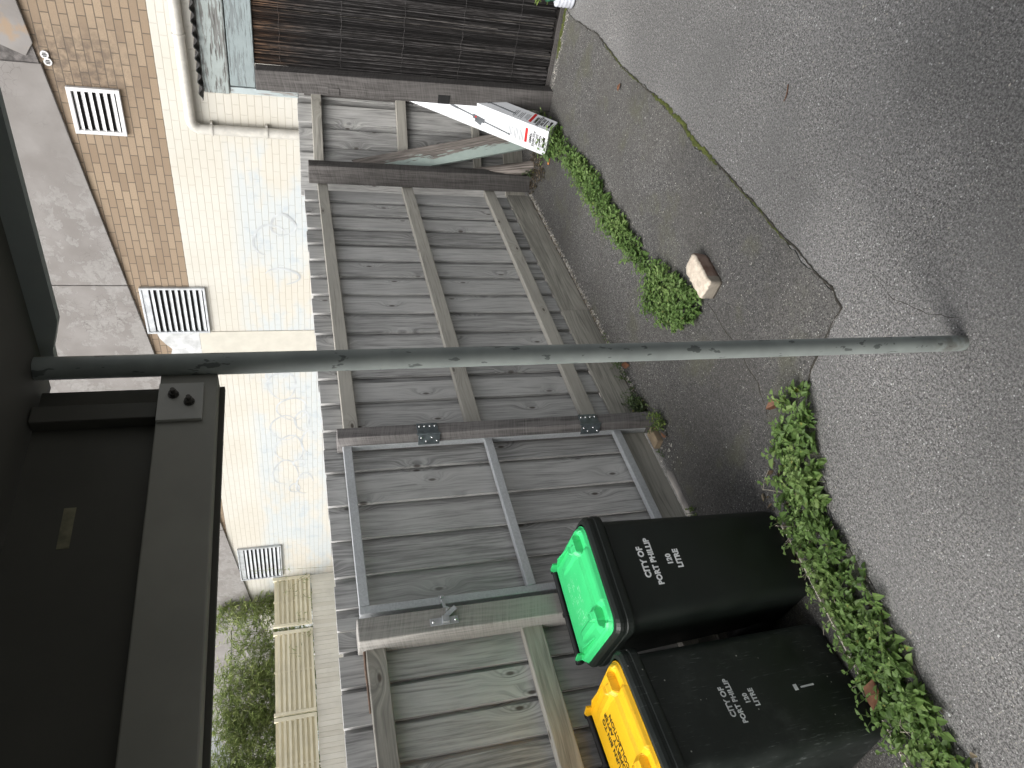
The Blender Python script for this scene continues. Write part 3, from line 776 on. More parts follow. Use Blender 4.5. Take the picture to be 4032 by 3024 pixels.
for args in ((8.35, 2.12, .30, .22), (8.15, 2.22, .14, .14, .5, 5), (8.9, 1.98, .26, .24), (9.35, 2.12, .30, .22, -1, 4.5), (9.9, 2.05, .34, .24), (10.3, 1.9, .10, .10), (10.55, 2.14, .34, .22, 0, 5), (9.2, 1.82, .24, .12),
             (9.75, 1.72, .3, .12, 0, 4), (5.6, 2.15, .24, .26, .4, 4), (5.35, 2.0, .16, .16), (6.2, 2.05, .14, .24, 2, 6), (11.0, 2.0, .12, .09), (10.9, 1.8, .3, .16, 0, 4.5)):
    loop(*args)
obj('graffiti', m, MT['patchblue'], bld)

# ------------------------------------------------------------------ cream fence with lattice, bamboo behind
cf = thing('paling_fence', (6.5, 14, 0), 'far cream painted paling fence topped with lattice panels, in front of the bamboo', 'fence')
random.seed(11)
m = MB(); x = 8.985
while x > 2.4:
    w = U(.088, .112); t = U(.25, .9)
    m.box(x - w, x - .004, 13.99 + U(-.003, .003), 14.01, .004, 1.745 + U(-.012, .008), 'z', t); x -= w
obj('palings', m, MT['creampaling'], cf, bevel=.002)
joints = [(8.99, 7.83), (7.73, 6.02), (5.99, 4.25), (4.22, 2.5)]
for (xa, xb) in joints:
    b = MB(); xm = (xa + xb) / 2; b.box(xm - .02, xm + .02, 13.9835, 13.9905, 1.757, 2.515, 'z', .5); pn = obj('lattice_panel', b, MT['lattice'], cf)
    for a, b in ((xa - .075, xa - .002), (xb + .002, xb + .062)):
        f = MB(); f.box(a, b, 13.965, 14.02, 1.755, 2.522, 'z', .8); obj('lattice_post', f, MT['lattice'], pn, bevel=.003)
    s = MB(); z = 1.762; k = 0
    while z < 2.49:
        w = .046; y = 13.966 if k % 2 == 0 else 13.996
        s.box(xb + .066, xa - .08, y, y + .012, z, z + w + (.006 if k % 2 else 0), 'x', U(.3, 1) if k % 2 == 0 else U(0, .6)); z += w * (.99); k += 1
    obj('slat', s, MT['lattice'], pn)

def bleaf(mb, p, d, L, w, tone):
    d = V(d).normalized(); s = d.cross(V((U(-1, 1), U(-1, 1), U(-1, 1)))).normalized()
    up = s.cross(d)
    p = V(p); m1 = p + d * L * .4 - up * w * .3
    mb.add([p, m1 + s * w / 2, p + d * L + V((0, 0, -L * .15)), m1 - s * w / 2, m1 + up * w * .25], [(0, 1, 4), (1, 2, 4), (2, 3, 4), (3, 0, 4)], None, tone)

def bamboo(name, x, y, h, spread, nculm, nspray, label, tmul=1.0, zmin=1.2):
    t = thing(name, (x, y, 0), label, 'bamboo', group='bamboo behind the cream lattice fence')
    cu = MB(); lf = MB()
    for c in range(nculm):
        a = U(0, 6.28); lean = U(.0, spread); hh = h * U(.72, 1.0)
        bx, by = x + math.cos(a) * .18 * spread, y + math.sin(a) * .12
        tip = V((x + math.cos(a) * lean, y + .35 + math.sin(a) * lean * .45, hh))
        pts = []
        for k in range(9):
            s = k / 8; q = V((bx, by, 0)).lerp(tip, s); q.z = hh * (1 - (1 - s) ** 1.35) if s < 1 else hh
            pts.append(q)
        pts.append(pts[-1] + V((math.cos(a) * .22, math.sin(a) * .12, -.05)))
        cu.tube(pts, [.011 * (1 - k / 11) + .002 for k in range(10)], 6, .5)
        for b in range(nspray):
            s = U(.30, 1.0) ** .8; i = min(int(s * 8), 8); q = pts[i].lerp(pts[min(i + 1, 9)], s * 8 - i)
            if q.z < zmin: continue
            br = V((U(-1, 1), U(-.7, .7), U(-.25, .65))).normalized() * U(.10, .42)
            e = q + br
            cu.tube([q, q + br * .5 + V((0, 0, .02)), e], .0022, 3, .6, cap=False)
            nl = random.randint(5, 10); base = U(.05, .85) * tmul
            for l in range(nl):
                pp = q + br * U(.35, 1.05)
                dd = (br.normalized() * .8 + V((U(-1, 1), U(-1, 1), U(-.9, .45)))).normalized()
                bleaf(lf, pp, dd, U(.09, .17), U(.014, .022), min(1, max(0, base + U(-.18, .18))))
    obj('culm', cu, MT['culm'], t); obj('foliage', lf, MT['bamboo'], t)
    return t
random.seed(3)
bamboo('bamboo', 8.72, 14.5, 3.85, .55, 13, 38, 'small airy bamboo clump against the brick wall, farthest right of the bamboo', 1.15)
bamboo('bamboo', 8.0, 14.7, 3.6, .70, 13, 36, 'loose bamboo clump beside the airy one, above the joint between lattice panels')
bamboo('bamboo', 7.2, 14.75, 3.8, .75, 20, 44, 'thick bushy bamboo clump with an arching top in the middle of the row')
bamboo('bamboo', 6.25, 14.8, 4.0, .80, 24, 50, 'tall dense bamboo clump left of the bushy middle one')
bamboo('bamboo', 5.2, 14.8, 4.15, .85, 24, 50, 'tallest dense bamboo clump at the left edge of the photo')
# a few sprigs that have grown through the lattice belong to the clumps above: keep them as shoots
sh = thing('bamboo', (8.6, 13.93, 0), 'thin young bamboo shoots poking out in front of the lattice panel by the brick wall', 'bamboo', group='bamboo behind the cream lattice fence')
cu = MB(); lf = MB()
for (bx, bz, n) in ((8.88, 2.30, 2), (8.62, 2.2, 9), (8.45, 1.85, 12), (8.9, 1.9, 14), (7.95, 1.95, 12), (7.55, 1.9, 8), (7.2, 2.1, 9)):
    q = V((bx, 13.955, bz)); cu.tube([(bx + U(-.05, .05), 14.05, bz - .25), q, q + V((U(-.1, .1), -.03, .12))], .0022, 4, .5)
    for k in range(n): bleaf(lf, q + V((U(-.14, .14), U(-.05, .0), U(-.12, .14))), (U(-1, 1), U(-.6, .1), U(-1, .4)), U(.07, .12), U(.010, .016), U(0, .7))
for k in range(14): 
    z = 2.25 + k * .055; bleaf(lf, (9.0 - .05, 13.55 + U(-.1, .1), z - .1 + .0), (-U(.1, 1), U(-1, 1), U(-.4, .8)), U(.08, .13), .015, U(.1, .8))
cu.tube([(8.93, 13.75, .0), (8.94, 13.68, 1.4), (8.93, 13.60, 2.2), (8.94, 13.52, 2.95)], .003, 5, .5)
obj('culm', cu, MT['culm'], sh); obj('foliage', lf, MT['bamboo'], sh)

# far house seen past the ramp, and the overhead cable in front of it
hs = thing('house', (16, 40, 0), 'distant house with red brick gable and white walls behind the bamboo', 'house')
m = MB(); m.box(9, 15.0, 40, 48, 0, 6.6, 'z'); obj('wall', m, MT['farwhite'], hs)
m = MB(); m.prism([(8.7, 6.6), (15.3, 6.6), (12, 9.2)], (0, 39.7, 0), (1, 0, 0), (0, 0, 1), (0, 1, 0), 8.6); obj('roof', m, MT['farroof'], hs)
m = MB()
for k in range(5): m.box(9.4 + k * 1.15, 9.95 + k * 1.15, 39.95, 39.999, 4.2, 6.3, 'z')
m.box(9.0, 15.0, 39.94, 39.999, 3.2, 3.7, 'x'); obj('brick_panel', m, MT['farred'], hs)
m = MB(); m.tube([(2, 15.6, 3.55), (6, 15.7, 3.42), (9.0, 15.8, 3.5)], .008, 6); tag(obj('cable', m, MT['wire']), 'thin black overhead cable running through the bamboo', 'cable')

# ------------------------------------------------------------------ eave overhead and pole
eave = thing('carport', (0, 0, 2.45), 'dark low carport roof overhead with a deep beam and thin eave board', 'carport roof')
e1 = V((.995, -.095, 0)).normalized(); e2 = V((.095, .995, 0)).normalized(); O = V((1.215, 1.103, 0))
f1 = V((-.1, .995, 0)).normalized()
m = MB(); c0 = V((1.30, 1.16, 0)); 
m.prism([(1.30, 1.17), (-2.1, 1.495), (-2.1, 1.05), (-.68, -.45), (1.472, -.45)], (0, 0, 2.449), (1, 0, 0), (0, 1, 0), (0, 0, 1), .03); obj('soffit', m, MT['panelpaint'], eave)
m = MB(); m.prism([(1.38, 1.26), (-2.1, 1.60), (-2.1, 1.05), (-.64, -.50), (1.56, -.50)], (0, 0, 2.4805), (1, 0, 0), (0, 1, 0), (0, 0, 1), .05); obj('roof', m, MT['iron'], eave)
# eave board on the right, with a shaped end by the pole
P0 = V((1.298, 1.115, 0)); g1 = V((.1065, -.994, 0)).normalized(); gn = V((.994, .1065, 0)).normalized()
m = MB(); m.prism([(0, 2.4485), (0, 2.425), (.03, 2.424), (.10, 2.402), (1.57, 2.402), (1.57, 2.4485)], P0, g1, (0, 0, 1), gn, .022); obj('eave_board', m, MT['roofpaint'], eave)
m = MB(); m.obox(O + e1 * (-1.62) + e2 * .022 + Z3 * 2.160, e1, Z3, e2, (3.28, .112, .044), .5); obj('beam', m, MT['beampaint'], eave, bevel=.003)
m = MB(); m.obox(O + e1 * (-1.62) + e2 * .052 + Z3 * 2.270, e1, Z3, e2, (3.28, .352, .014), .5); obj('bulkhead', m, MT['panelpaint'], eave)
m = MB(); m.obox(O + e1 * (-1.62) + e2 * .067 + Z3 * 2.116, e1, Z3, e2, (3.28, .036, .014), .5); obj('drip_trim', m, MT['roofpaint'], eave)
m = MB(); m.obox(O + e1 * (-.062) + e2 * .030 + Z3 * 2.333, Z3, e1, e2, (.226, .040, .030), .5); obj('batten', m, MT['panelpaint'], eave, bevel=.002)
m = MB(); m.obox(O + e1 * (-.062) - e2 * .0045 + Z3 * 2.172, Z3, e1, e2, (.086, .098, .008), .5); pl = obj('bolt_plate', m, MT['platepaint'], eave, bevel=.0015)
for s_, z_ in ((-.045, 2.186), (-.066, 2.155)):
    b = MB(); q = O + e1 * s_ - e2 * .0085 + Z3 * z_
    b.tube([q, q - e2 * .002], .011, 14, .5, smooth=False); b.tube([q - e2 * .002, q - e2 * .010], .0085, 6, .5, smooth=False); b.tube([q - e2 * .010, q - e2 * .018], .0048, 10, .5)
    obj('bolt', b, MT['bolt'], pl)
m = MB(); m.obox(O + e1 * (-.31) + e2 * .0445 + Z3 * 2.352, e1, Z3, e2, (.085, .020, .0012), .5); obj('sticker', m, MT['sticker'], eave)
pole = thing('steel_pole', (1.2535, 1.091, 0), 'upright round steel pole with worn grey-green paint standing on the asphalt under the carport roof', 'pole')
m = MB(); m.tube([(1.2535, 1.091, z) for z in [k * .06 for k in range(41)] + [2.448]], .0240, 28, .5); obj('pole_tube', m, MT['pole'], pole)

hw = MB(); hw.prism([(-2.12, 1.02), (.95, -2.23), (.80, -2.37), (-2.27, .88)], (0, 0, 0), (1, 0, 0), (0, 1, 0), (0, 0, 1), 3.1)
tag(obj('house_wall', hw, MT['roofpaint']), 'dark painted house wall that carries the inner edge of the carport roof', 'wall')

# ------------------------------------------------------------------ wheelie bins (local frame: front is -y, hinge at +y)
def rrect(w, d, r, z, cx=0, cy=0, n=6):
    P = []
    for sx, sy, a0 in ((1, 1, 0), (-1, 1, 90), (-1, -1, 180), (1, -1, 270)):
        for k in range(n + 1):
            a = math.radians(a0 + 90 * k / n)
            P.append(V((cx + sx * (w / 2 - r) + r * math.cos(a), cy + sy * (d / 2 - r) + r * math.sin(a), z)))
    return P
def wheelie(loc, rot, label, bodymat, lidmat, group, wb=.375):
    t = thing('wheelie_bin', loc, label, 'wheelie bin', rot, group)
    b = MB()
    b.loft([rrect(wb, .31, .04, .012, 0, -.022), rrect(wb + .01, .325, .045, .04, 0, -.022), rrect((wb + .436) / 2 + .008, .36, .05, .45, 0, -.010), rrect(.436, .389, .05, .795, 0, 0)], cap1=False)
    body = obj('body', b, bodymat, t, local=True)
    c = MB()
    prof = [(.455, .395, .800), (.475, .412, .803), (.480, .417, .812), (.480, .417, .832), (.4735, .4105, .835), (.4735, .4105, .846), (.478, .415, .849), (.476, .413, .862), (.462, .40, .874), (.440, .378, .876)]
    c.loft([rrect(w, d, .052, z) for w, d, z in prof], cap0=False, cap1=False, smooth=False)
    c.loft([rrect(.455, .395, .052, .800), rrect(.432, .38, .05, .800)], cap0=False, cap1=False)
    obj('rim', c, bodymat, t, local=True)
    # lid: domed shell with raised border panel, pockets at the front corners and hinge ears
    l = MB(); NX, NY = 64, 56; W, Dp = .216, .172; cy = -.008
    P = []
    def hgt(x, y):
        ex = W - abs(x); ey0 = y + Dp; ey1 = Dp - y
        e = min(ex, ey0, ey1 + .02)
        h = .020 * min(1, max(0, e / .014)) ** .6
        h += .004 * (y + Dp) / (2 * Dp)
        # raised bar along the front and sides of the centre panel
        fx = max(abs(x) - .125, 0); d1 = abs(y + .085)
        if abs(x) < .150: h += .010 * max(0, 1 - max(0, d1 - .014) / .010)
        px = max(0, 1 - max(0, abs(abs(x) - .138) - .010) / .010) * (1 if y > -.09 else 0) * max(0, min(1, (.12 - y) / .05)); h += .009 * px
        # hand pockets
        dx, dy = (abs(x) - .150) / .040, (y + .118) / .045
        q = max(abs(dx), abs(dy))
        if q < 1.15 and y < -.07:
            s = 1 - max(0, min(1, (q - .75) / .4)); h += (.016 * s if dy > -.1 else -.014 * s)
        return h
    for j in range(NY + 1):
        for i in range(NX + 1):
            x = -W + 2 * W * i / NX; y = -Dp + 2 * Dp * j / NY
            h = hgt(x, y)
            # round the plan corners
            xx, yy = x, y
            r = .060
            cxn, cyn = abs(x) - (W - r), -(y + (Dp - r))
            if cxn > 0 and cyn > 0:
                m_ = max(cxn, cyn); L = math.hypot(cxn, cyn)
                k = m_ / L; xx = math.copysign((W - r) + cxn * k, x); yy = -(Dp - r) - cyn * k
            P.append((xx, yy + cy, .876 + h))
    F = []
    for j in range(NY):
        for i in range(NX):
            a = j * (NX + 1) + i; F.append((a, a + 1, a + NX + 2, a + NX + 1))
    l.add(P, F, None, .5, False)
    edge = [i for i in range(NX + 1)] + [(j * (NX + 1) + NX) for j in range(1, NY + 1)] + [NY * (NX + 1) + i for i in range(NX - 1, -1, -1)] + [j * (NX + 1) for j in range(NY - 1, 0, -1)]
    up = [V(P[i]) for i in edge]; dn = [V((p.x * 1.012, (p.y - cy) * 1.012 + cy, .8755)) for p in up]; dn2 = [V((p.x, p.y, .870)) for p in dn]
    l.loft([dn2, dn, up], cap0=False, cap1=False, smooth=False)
    for sx in (-1, 1):   # hinge ears
        l.prism([(-.035, .0), (.050, -.012), (.056, .012), (.02, .045), (-.035, .05)], (sx * .192 - .004, Dp - .012, .876), (0, 1, 0), (0, 0, 1), (1, 0, 0), .008)
        l.prism([(-.16, .034), (.030, .020), (.030, .032), (-.06, .054)], (sx * .186 - .004, Dp - .04, .866), (0, 1, 0), (0, 0, 1), (1, 0, 0), .007)
    lid = obj('lid', l, lidmat, t, local=True)
    h = MB(); h.tube([(-.205, .204, .896), (.205, .204, .896)], .0125, 14, .5)
    for x in (-.196, 0, .196): h.tube([(x - .006, .204, .896), (x + .006, .204, .896)], .018, 14, .5)
    for x in (-.15, .15): h.box(x - .012, x + .012, .180, .204, .850, .890, 'z')
    obj('handle', h, MT['rubber'], t, local=True)
    for sx in (-1, 1):
        w = MB(); w.tube([(sx * .165, .185, .105), (sx * .172, .185, .105), (sx * .208, .185, .105), (sx * .215, .185, .105)], [.085, .1, .1, .085], 24, .5)
        obj('wheel', w, MT['rubber'], t, local=True)
    f = MB(); f.box(-.15, .15, -.15, -.09, .0, .013, 'x'); obj('foot', f, bodymat, t, local=True)
    f = MB(); f.box(-.20, .20, .12, .2, .095, .115, 'x'); obj('axle', f, bodymat, t, local=True)
    return t, body, lid
def binface(z):
    return (-.19 + (z - .45) / .345 * (-.1945 + .19)) if z > .45 else (-.1845 + (z - .04) / .41 * (-.19 + .1845))
def face_text(t, body, lines, mat, dx=0, bold=.0009):
    s = (binface(.75) - binface(.5)) / .25
    for txt, z, size in lines:
        text_part('lettering', txt, size, (dx, binface(z) - .0012, z), (1, 0, 0), (0, s, 1), mat, t, bold, .0006, spacing=1.04)
G = 'wheelie bins against the fence'
g1b, gb, gl = wheelie((1.318, 2.398, .0055), math.radians(-6.5), 'dark green wheelie bin with a bright green lid, standing in front of the gate', MT['binbody'], MT['lidgreen'], G)
face_text(g1b, gb, [('CITY OF', .684, .0335), ('PORT PHILLIP', .643, .031), ('120', .574, .0295), ('LITRE', .536, .031)], MT['letter'], .010, .0014)
y1b, yb, yl = wheelie((.790, 2.488, .0055), math.radians(4.2), 'scuffed dark green wheelie bin with a yellow lid, beside the green-lidded bin', MT['binold'], MT['lidyellow'], G, .450)
face_text(y1b, yb, [('CITY OF', .550, .028), ('PORT PHILLIP', .519, .0255), ('120', .472, .0245), ('LITRE', .441, .0255)], MT['lettergrey'], -.024, .0009)
for i, tx in enumerate(('RETURN BIN TO', 'PROPERTY AFTER', 'COLLECTION')):
    yy = .070 - i * .033
    text_part('lettering', tx, .031, (0, yy + .004, .876 + .0205 + .004 * (yy + .184) / .368 + .0006), (1, 0, 0), (0, 1, .011), MT['letterdark'], y1b, .0004, .0006)
m = MB(); m.obox((-.02, binface(.22) - .001, .225), (0, .09, 1), (1, 0, 0), (0, -1, .1), (.075, .006, .0015), .5); m.obox((-.018, binface(.262) - .001, .262), (0, .09, 1), (1, 0, 0), (0, -1, .1), (.014, .022, .0015), .5)
obj('paint_scuff', m, MT['lettergrey'], y1b, local=True)

# ------------------------------------------------------------------ small things on the ground
pv = thing('brick', (2.515, 1.705, .005), 'single pale-topped old red brick lying on the asphalt beside the weeds', 'brick', math.radians(-8))
random.seed(9)
m = MB(); NXb, NYb, NZb = 14, 7, 5; lx, ly, lz = .232, .108, .078
idx = {}; P = []; F = []
def bp(i, j, k):
    key = (i, j, k)
    if key not in idx:
        x = (i / NXb - .5) * lx; y = (j / NYb - .5) * ly; z = k / NZb * lz
        # the end away from the camera is knocked off and rounded
        e = max(0, (x - .055) / .061)
        y *= 1 - .38 * e * e; z *= 1 - .16 * e * e * (1 if k == NZb else k / NZb)
        ed = (i in (0, NXb)) + (j in (0, NYb)) + (k in (0, NZb))
        n_ = .0016 + .0012 * (ed > 1)
        sh_ = 1 - .03 * (ed > 1) - .025 * (ed > 2)
        P.append((x * sh_ + U(-n_, n_), y * sh_ + U(-n_, n_), max(0, z + (U(-n_, n_) if k else 0) - (.003 if ed > 1 and k == NZb else 0))))
        idx[key] = len(P) - 1
    return idx[key]
for i in range(NXb):
    for j in range(NYb):
        F.append((bp(i, j, NZb), bp(i + 1, j, NZb), bp(i + 1, j + 1, NZb), bp(i, j + 1, NZb))); F.append((bp(i, j, 0), bp(i, j + 1, 0), bp(i + 1, j + 1, 0), bp(i + 1, j, 0)))
for i in range(NXb):
    for k in range(NZb):
        F.append((bp(i, 0, k), bp(i + 1, 0, k), bp(i + 1, 0, k + 1), bp(i, 0, k + 1))); F.append((bp(i, NYb, k), bp(i, NYb, k + 1), bp(i + 1, NYb, k + 1), bp(i + 1, NYb, k)))
for j in range(NYb):
    for k in range(NZb):
        F.append((bp(0, j, k), bp(0, j, k + 1), bp(0, j + 1, k + 1), bp(0, j + 1, k))); F.append((bp(NXb, j, k), bp(NXb, j + 1, k), bp(NXb, j + 1, k + 1), bp(NXb, j, k + 1)))
m.add(P, F, None, .5, True); obj('brick_block', m, MT['paver'], pv, local=True, bevel=0)

# leaning carton (upside down), painted plank and split log
A0 = V((4.742, 2.178, .1017)); ax = V((.6465, -.0241, .7626)).normalized(); w = V((-.25, -.96, 0)); w = (w - ax * w.dot(ax)).normalized(); dd = ax.cross(w); dd = dd if dd.x > 0 else -dd
bw, bd, bl = .205, .150, 1.25
bt = thing('carton', A0, 'long white carton of a hedge trimmer, upside down, leaning on the shed post', 'carton')
low_ = min(0, (w * bw).z, (dd * bd).z, (w * bw + dd * bd).z); A0.z = .006 - low_; bt.location = (A0.x, A0.y, 0)
m = MB(); m.obox(A0 + w * bw / 2 + dd * bd / 2 + ax * bl / 2, ax, w, dd, (bl, bw, bd), .5); obj('carton_box', m, MT['carton'], bt, bevel=.0025)
rel = A0 - V(bt.location)
def onbox(face, s, h):  # s across the face from its left edge, h up the axis
    if face == 'f': return rel + w * s + ax * h - dd * .0012, w
    return rel + w * (bw + .0012) + dd * s + ax * h, dd
def prints(face, off):
    p, side = onbox(face, off, 0)
    n_ = -dd if face == 'f' else w
    rd = -side; upv = -ax
    if rd.cross(upv).dot(n_) < 0: pass
    mk = MB(); q = onbox(face, off, .042)[0]; mk.obox(V(bt.location) + q, side, ax, n_, (.085, .045, .0014)); lg = obj('logo_panel', mk, MT['letterdark'], bt, bevel=.0)
    text_part('lettering', 'ozito', .042, q + n_ * .0012, rd, upv, MT['carton'], bt, .001, .0004)
    for i, tx in enumerate(('ELECTRIC', 'POLE HEDGE', 'TRIMMER')):
        text_part('lettering', tx, .027, onbox(face, off, .085 + i * .026)[0] + n_ * .0006, rd, upv, MT['letterdark'], bt, .0006, .0004, squash=.8)
    mk = MB(); q = V(bt.location) + onbox(face, off + .008, .172)[0]; mk.obox(q, side, ax, n_, (.115, .020, .0014)); obj('red_band', mk, MT['printred'], bt)
    mk = MB()
    for k in range(9): mk.obox(V(bt.location) + onbox(face, off - U(0, .012), .198 + k * .0115 + (k // 3) * .011)[0], side, ax, n_, (U(.06, .10), .003, .0012))
    obj('small_print', mk, MT['printgrey'], bt)
    # picture of the trimmer: pole, motor body, blade
    mk = MB(); c = off
    def bar(h0, h1, s0, s1, wd): 
        a, b = V(bt.location) + onbox(face, s0, h0)[0], V(bt.location) + onbox(face, s1, h1)[0]
        d_ = (b - a); mk.obox((a + b) / 2, d_, n_.cross(d_), n_, (d_.length, wd, .0014))
    k_ = .45 if face == 's' else 1
    bar(.30, .53, c - .040 * k_, c - .020 * k_, .010); bar(.52, .62, c - .018 * k_, c - .006, .036); bar(.545, .600, c - .048 * k_, c - .028 * k_, .032); bar(.62, .75, c - .004, c + .008 * k_, .013)
    bar(.75, .81, c + .008 * k_, c + .013 * k_, .019); bar(.81, .98, c + .013 * k_, c + .030 * k_, .011)
    for k in range(11): bar(.31 + k * .020, .314 + k * .020, c - .040 * k_ + k * .0018 * k_, c - .040 * k_ + k * .0018 * k_ + .001, .017)
    obj('trimmer_picture', mk, MT['printgrey'], bt)
    if face == 'f':
        mk = MB(); mk.obox(V(bt.location) + onbox(face, c - .006, .595)[0] - dd * .0012, side, ax, n_, (.012, .014, .0012)); obj('red_dot', mk, MT['printred'], bt)
prints('f', .102); prints('s', .075)

def plank(name, a, b, wd, th, face, mat, label, cat):
    a, b = V(a), V(b); d_ = (b - a).normalized(); f = V(face); f = (f - d_ * f.dot(d_)).normalized(); s = d_.cross(f)
    m = MB(); m.obox((a + b) / 2, d_, s, f, ((b - a).length, wd, th), [0, 0, 1, 1, 0, 0, 1, 1])
    return tag(obj(name, m, mat, bevel=.004), label, cat)
plank('timber_plank', (5.335, 2.305, .035), (5.425, 2.775, 1.68), .160, .045, (-.75, -.66, 0), MT['brace'], 'long plank with flaking pale green paint leaning across the corner behind the white carton', 'plank')
m = MB(); rings = []
random.seed(14)
a, b = V((5.20, 2.485, .0)), V((5.335, 2.70, .80)); dz_ = (b - a).normalized(); s1 = dz_.cross(V((0, 0, 1))).normalized(); s2 = s1.cross(dz_)
for k in range(9):
    t = k / 8; c = a.lerp(b, t); r = .055 * (1 - .25 * t)
    rings.append([c + (s1 * math.cos(q) * r * (1 + U(-.12, .12)) + s2 * math.sin(q) * r * .7 * (1 + U(-.12, .12))) for q in [2 * math.pi * i / 10 for i in range(10)]])
for i in range(10): rings[0][i].z = max(rings[0][i].z, .006)
m.loft(rings, .4); 
m.uv = [[(V(m.v[i]).dot(dz_), V(m.v[i]).dot(s1) + V(m.v[i]).dot(s2)) for i in f] for f in m.f]
tag(obj('timber_log', m, MT['oldtimber']), 'short split grey log propped against the dark corner post', 'log')
m = MB(); m.box(2.31, 2.42, 2.665, 2.73, .005, .042, 'x', .5); tag(obj('timber_offcut', m, MT['wedge'], bevel=.004), 'pale pine offcut pushed under the gate beside the hinge post', 'wood block')
m = MB(); m.prism([(1.83, 2.735), (2.14, 2.722), (2.18, 2.756), (2.17, 2.785), (1.83, 2.79)], (0, 0, -.02), (1, 0, 0), (0, 1, 0), (0, 0, 1), .028); obj('kerb', m, MT['kerb'], kind='structure', bevel=.006)
# bleached edging strips in front of the bins
m = MB()
def strip(pts, w_, h_):
    for i in range(len(pts) - 1):
        a, b = V((*pts[i], h_)), V((*pts[i + 1], h_)); d_ = (b - a)
        m.obox((a + b) / 2 - Z3 * (h_ / 2 - .002), d_, d_.cross(Z3), Z3, (d_.length + .002, w_, h_), U(.3, .9))
strip([(1.40, 2.205), (1.28, 2.208), (1.12, 2.232), (.86, 2.262), (.64, 2.285), (.40, 2.31), (.0, 2.34)], .006, .010)
strip([(1.30, 2.192), (1.12, 2.218), (.9, 2.244)], .004, .02)
tag(obj('edging_strip', m, MT['edging']), 'thin bleached garden edging strip in front of the bins', 'edging')
# tub and potted plant at the right edge of the photo
m = MB()
for k in range(1): pass
R0 = []
for i in range(15):
    z = .006 + i * .0085; r = .058 * (1 + (.06 if i % 3 else -.02)) * (.88 if i == 0 else 1)
    R0.append([V((5.095 + r * math.cos(t), 1.195 + r * math.sin(t), z)) for t in [2 * math.pi * k / 22 for k in range(22)]])
m.loft(R0, .5); tag(obj('plastic_tub', m, MT['tub']), 'small white ribbed plastic tub on the asphalt beside the reed screen', 'tub')
pt = thing('potted_plant', (5.14, 1.12, .0), 'leafy plant in a green pot behind the white tub, cut by the photo edge', 'potted plant')
m = MB(); m.loft([[V((5.155 + r * math.cos(t), 1.155 + r * math.sin(t), z)) for t in [2 * math.pi * k / 20 for k in range(20)]] for r, z in ((.070, .006), (.085, .16), (.092, .165), (.092, .18), (.080, .18), (.075, .15))], .5, cap1=True); obj('pot', m, MT['potgreen'], pt)

# ------------------------------------------------------------------ weeds
def leaf(mb, p, d, L, w_, tone, droop=.25, fold=.22):
    p = V(p); d = V(d).normalized(); s = d.cross(Z3)
    s = s.normalized() if s.length > .05 else V((1, 0, 0))
    s = (s + V((U(-.3, .3), U(-.3, .3), U(-.3, .3)))).normalized(); up = s.cross(d).normalized()
    c1 = p + d * L * .32; c2 = p + d * L * .68 - Z3 * droop * L * .18; tip = p + d * L - Z3 * droop * L * .5
    f = up * w_ * fold
    mb.add([p, c1 + s * w_ * .5 + f, c1 - s * w_ * .5 + f, c1, c2 + s * w_ * .36 + f * .8, c2 - s * w_ * .36 + f * .8, c2, tip],
           [(0, 3, 1), (0, 2, 3), (3, 6, 4, 1), (2, 5, 6, 3), (6, 7, 4), (5, 7, 6)], None, [tone, tone * .95, tone * .95, min(1, tone + .12), tone * .95, tone * .95, min(1, tone + .1), tone])

def weedplant(lm, sm, x, y, z0, h, leafL, npair, spread, tone):
    a = U(0, 6.28); lx, ly = math.cos(a) * spread, math.sin(a) * spread
    top_ = V((x + lx * h, y + ly * h, z0 + h))
    mid = V((x + lx * h * .3, y + ly * h * .3, z0 + h * .55))
    sm.tube([(x, y, z0 - .004), mid, top_], .0012, 4, .5, cap=False)
    for k in range(npair):
        t = (k + 1) / npair
        q = (V((x, y, z0)).lerp(mid, t / .55) if t < .55 else mid.lerp(top_, (t - .55) / .45))
        ph = U(0, 3.14)
        for sgn in (0, math.pi):
            aa = ph + sgn + U(-.3, .3); el = U(-.2, .28) + .3 * (t > .9)
            L = leafL * U(.6, 1.15) * (1 if t < .9 else .62)
            leaf(lm, q, (math.cos(aa), math.sin(aa), el), L, L * U(.60, .80), min(1, max(0, tone + U(-.22, .22) + .18 * t - .06)), U(.1, .6))

def inpoly(p, poly):
    c = False; n = len(poly)
    for i in range(n):
        (x1, y1), (x2, y2) = poly[i], poly[i - 1]
        if (y1 > p[1]) != (y2 > p[1]) and p[0] < (x2 - x1) * (p[1] - y1) / (y2 - y1) + x1: c = not c
    return c
def weeds(poly, count, hrange, leafL, label, mat='weed', dens=None, z0=.005, stuff=True, name='weeds', mat2=None):
    lm, sm = MB(), MB()
    xs = [p[0] for p in poly]; ys = [p[1] for p in poly]; c = 0; guard = 0
    while c < count and guard < count * 60:
        guard += 1
        p = (U(min(xs), max(xs)), U(min(ys), max(ys)))
        if not inpoly(p, poly): continue
        if dens and R() > dens(*p): continue
        patch = .42 + .30 * math.sin(p[0] * 9.1 + 1.3) * math.cos(p[1] * 13.0) + U(-.15, .15)
        weedplant(lm, sm, p[0], p[1], z0, U(*hrange), leafL * U(.75, 1.2), random.randint(2, 3), U(0, .8), patch); c += 1
    if stuff:
        o = obj(name, lm, MT[mat], kind='stuff'); tag(o, label)
        obj('weed_stem', sm, MT['greenstem'], o, local=True)
        return o
    t = thing(name, (sum(xs) / len(xs), sum(ys) / len(ys), 0), label, 'weed', group='weed tufts along the fence foot')
    obj('leaves', lm, MT[mat], t); obj('stem', sm, MT['greenstem'], t); return t
random.seed(31)
